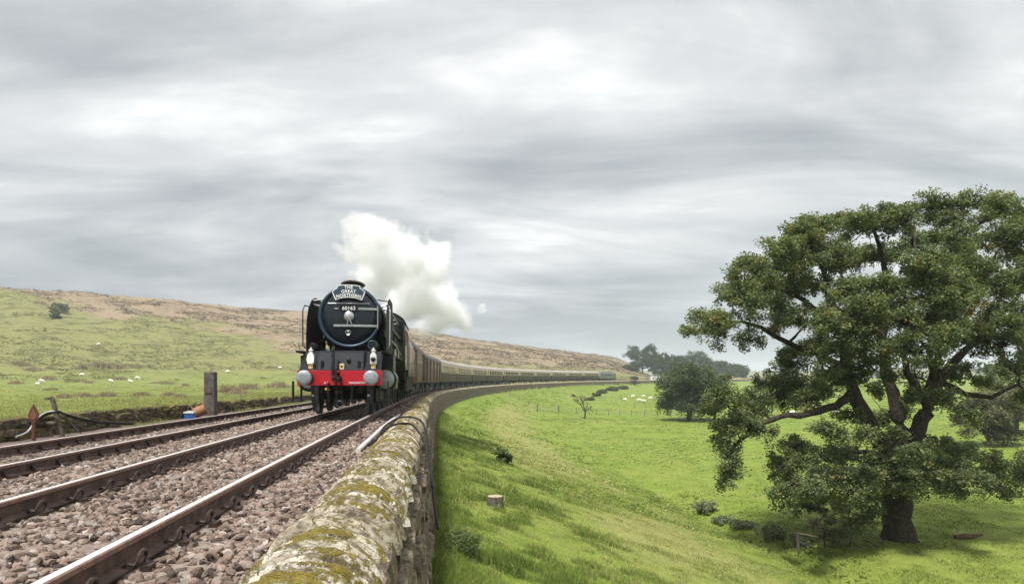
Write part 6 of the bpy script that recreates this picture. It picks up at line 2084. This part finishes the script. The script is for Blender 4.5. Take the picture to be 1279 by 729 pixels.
# broken rail fence under the oak
pa, pb_ = on_ground(998, 682, 12), on_ground(1040, 688, 12)
fy = float(pa[1]) - 0.7
t = empty('broken_rail_fence', tuple(ground_pt(998, 682, fy))); tag(t, 'broken timber rail fence under the oak branches', 'fence')
o0 = np.array(t.location)
def A_(px, py, y=fy): return tuple(at(px, py, y) - o0)
mb = MB(); mb.tube([A_(998, 697), A_(996.5, 666)], 0.06, 6); mb.build('post', M_GREYWOOD, t)
mb = MB(); mb.tube([A_(1040, 701), A_(1040, 674)], 0.05, 6); mb.build('post', M_OLDWOOD, t)
mb = MB(); mb.tube([A_(993, 665), A_(1030, 672.5), A_(1058, 680)], [0.05, 0.045, 0.035], 6); mb.build('rail', M_GREYWOOD, t)
mb = MB(); mb.tube([A_(1000, 677), A_(1022, 685)], 0.035, 6); mb.build('rail', M_OLDWOOD, t)
t = empty('dead_branch', tuple(ground_pt(1020, 690, fy))); tag(t, 'dead crooked branch standing up through the broken rail fence', 'branch')
o0 = np.array(t.location)
mb = MB(); mb.tube([A_(1017, 696, fy - .2), A_(1021, 684, fy - .2), A_(1026, 672, fy - .2), A_(1022, 655, fy - .2), A_(1019, 640, fy - .2)], [0.035, 0.03, 0.025, 0.018, 0.01], 5)
mb.tube([A_(1026, 672, fy - .2), A_(1038, 664, fy - .2), A_(1046, 660, fy - .2)], [0.03, 0.02, 0.01], 4); mb.build('stem', M_OLDWOOD, t)
p = on_ground(1208, 673, 18)
t = empty('fallen_log', tuple(p), R(-8)); tag(t, 'fallen brown log lying on the grass beyond the oak shade', 'log')
mb = MB(); mb.tube([(-0.45, 0, 0.08), (-0.1, 0.03, 0.11), (0.3, 0, 0.14), (0.62, 0.02, 0.2)], [0.09, 0.12, 0.1, 0.04], 8); mb.tube([(0.1, 0, 0.12), (0.3, -0.1, 0.22), (0.5, -0.15, 0.24)], [0.05, 0.03, 0.01], 5); mb.build('timber', pm('log_brown', (0.13, 0.075, 0.045), (0.08, 0.048, 0.03), 9, 0.9), t, smooth=60)
for k in range(6):
    r5 = random.Random(k + 300)
    pp = on_ground(1050 + 18 * k, 683 - 1.5 * k, 14)
    mb = MB(); L_ = r5.uniform(0.5, 1.2); mb.tube([(-L_ / 2, 0, 0.04), (0, r5.uniform(-.1, .1), 0.12), (L_ / 2, 0, 0.05)], [0.03, 0.025, 0.01], 5)
    mb.tube([(0, 0, 0.1), (L_ * 0.25, 0.1, 0.22)], [0.018, 0.006], 4)
    tag(mb.build('fallen_stick', M_GREYWOOD, None, smooth=60, loc=tuple(pp), rot=(0, 0, r5.uniform(0, 3))), 'bare fallen stick at the foot of the oak trunk', 'stick', 'fallen sticks under the oak')

# ------------------------------------------------------------------ steam
LB = [(444, 288, 22, 25), (447, 318, 26, 25), (470, 298, 34, 27), (505, 318, 38, 30), (482, 338, 36, 28), (530, 335, 34, 32), (515, 368, 40, 33), (552, 372, 30, 35), (570, 396, 18, 37), (540, 398, 26, 36), (500, 385, 26, 31), (455, 346, 16, 24), (441, 343, 9, 22), (601, 381, 8, 38), (540, 312, 22, 32)]
LBW = []
for (a, b_, r, y) in LB:
    LBW.append((at(a, b_, y), r * y / FPX))
oc = np.mean([c for c, _ in LBW], 0)
bm = bmesh.new()
for c, r in LBW:
    bmesh.ops.create_icosphere(bm, subdivisions=3, radius=r * 1.34, matrix=Matrix.Translation(Vector(c - oc)))
sm = bpy.data.meshes.new('steam_cloud')
bm.to_mesh(sm); bm.free()
steam = link('steam_cloud', sm, None, tuple(oc))
tag(steam, 'white cloud of steam billowing from the locomotive chimney', 'steam')
rm = steam.modifiers.new('remesh', 'REMESH'); rm.mode = 'VOXEL'; rm.voxel_size = 0.16
dg = bpy.context.evaluated_depsgraph_get()
sm2 = bpy.data.meshes.new_from_object(steam.evaluated_get(dg))
steam.modifiers.clear(); steam.data = sm2
m = bpy.data.materials.new('steam'); m.use_nodes = True
n = NT(m.node_tree); n.n.clear()
oo = n.add('ShaderNodeOutputMaterial')
pv = n.add('ShaderNodeVolumePrincipled')
n.l.new(pv.outputs[0], oo.inputs['Volume'])
pos_ = n.pos()
dist = n.noise(pos_, 0.62, 6, 0.62, out=1)
wp = n.vmath('ADD', pos_, n.vmath('MULTIPLY', n.vmath('SUBTRACT', dist, (0.5, 0.5, 0.5)), (2.6, 2.6, 2.6)))
acc = None
for c, r in LBW:
    v = n.math('MULTIPLY_ADD', n.vmath('DISTANCE', wp, tuple(c)), -1.0 / r, 1.0)
    acc = v if acc is None else n.math('SMOOTH_MAX', acc, v, 0.15)
dn = n.math('ADD', acc, n.math('MULTIPLY', n.math('SUBTRACT', n.noise(pos_, 2.3, 5, 0.65), 0.5), 0.9))
n.put(pv.inputs['Density'], n.rangem(dn, 0.0, 0.42, 0.0, 2.1))
pv.inputs['Color'].default_value = (0.985, 0.983, 1.0, 1)
pv.inputs['Anisotropy'].default_value = 0.0
sm2.materials.clear(); sm2.materials.append(m)
m.cycles.volume_sampling = 'MULTIPLE_IMPORTANCE' if hasattr(m, 'cycles') and hasattr(m.cycles, 'volume_sampling') else 'DISTANCE'

# ------------------------------------------------------------------ haze
if HAZE:
    mb = MB(); mb.bbox(-5400, 5400, -5400, 5400, -12, 110)
    m = bpy.data.materials.new('haze_air'); m.use_nodes = True
    n = NT(m.node_tree); n.n.clear()
    oo = n.add('ShaderNodeOutputMaterial'); pv = n.add('ShaderNodeVolumePrincipled')
    n.l.new(pv.outputs[0], oo.inputs['Volume'])
    pv.inputs['Color'].default_value = (0.82, 0.90, 1.0, 1)
    pv.inputs['Density'].default_value = HAZE
    o = mb.build('haze', m, None)
    tag(o, 'thin pale haze in the air over the valley', 'haze', kind='stuff')
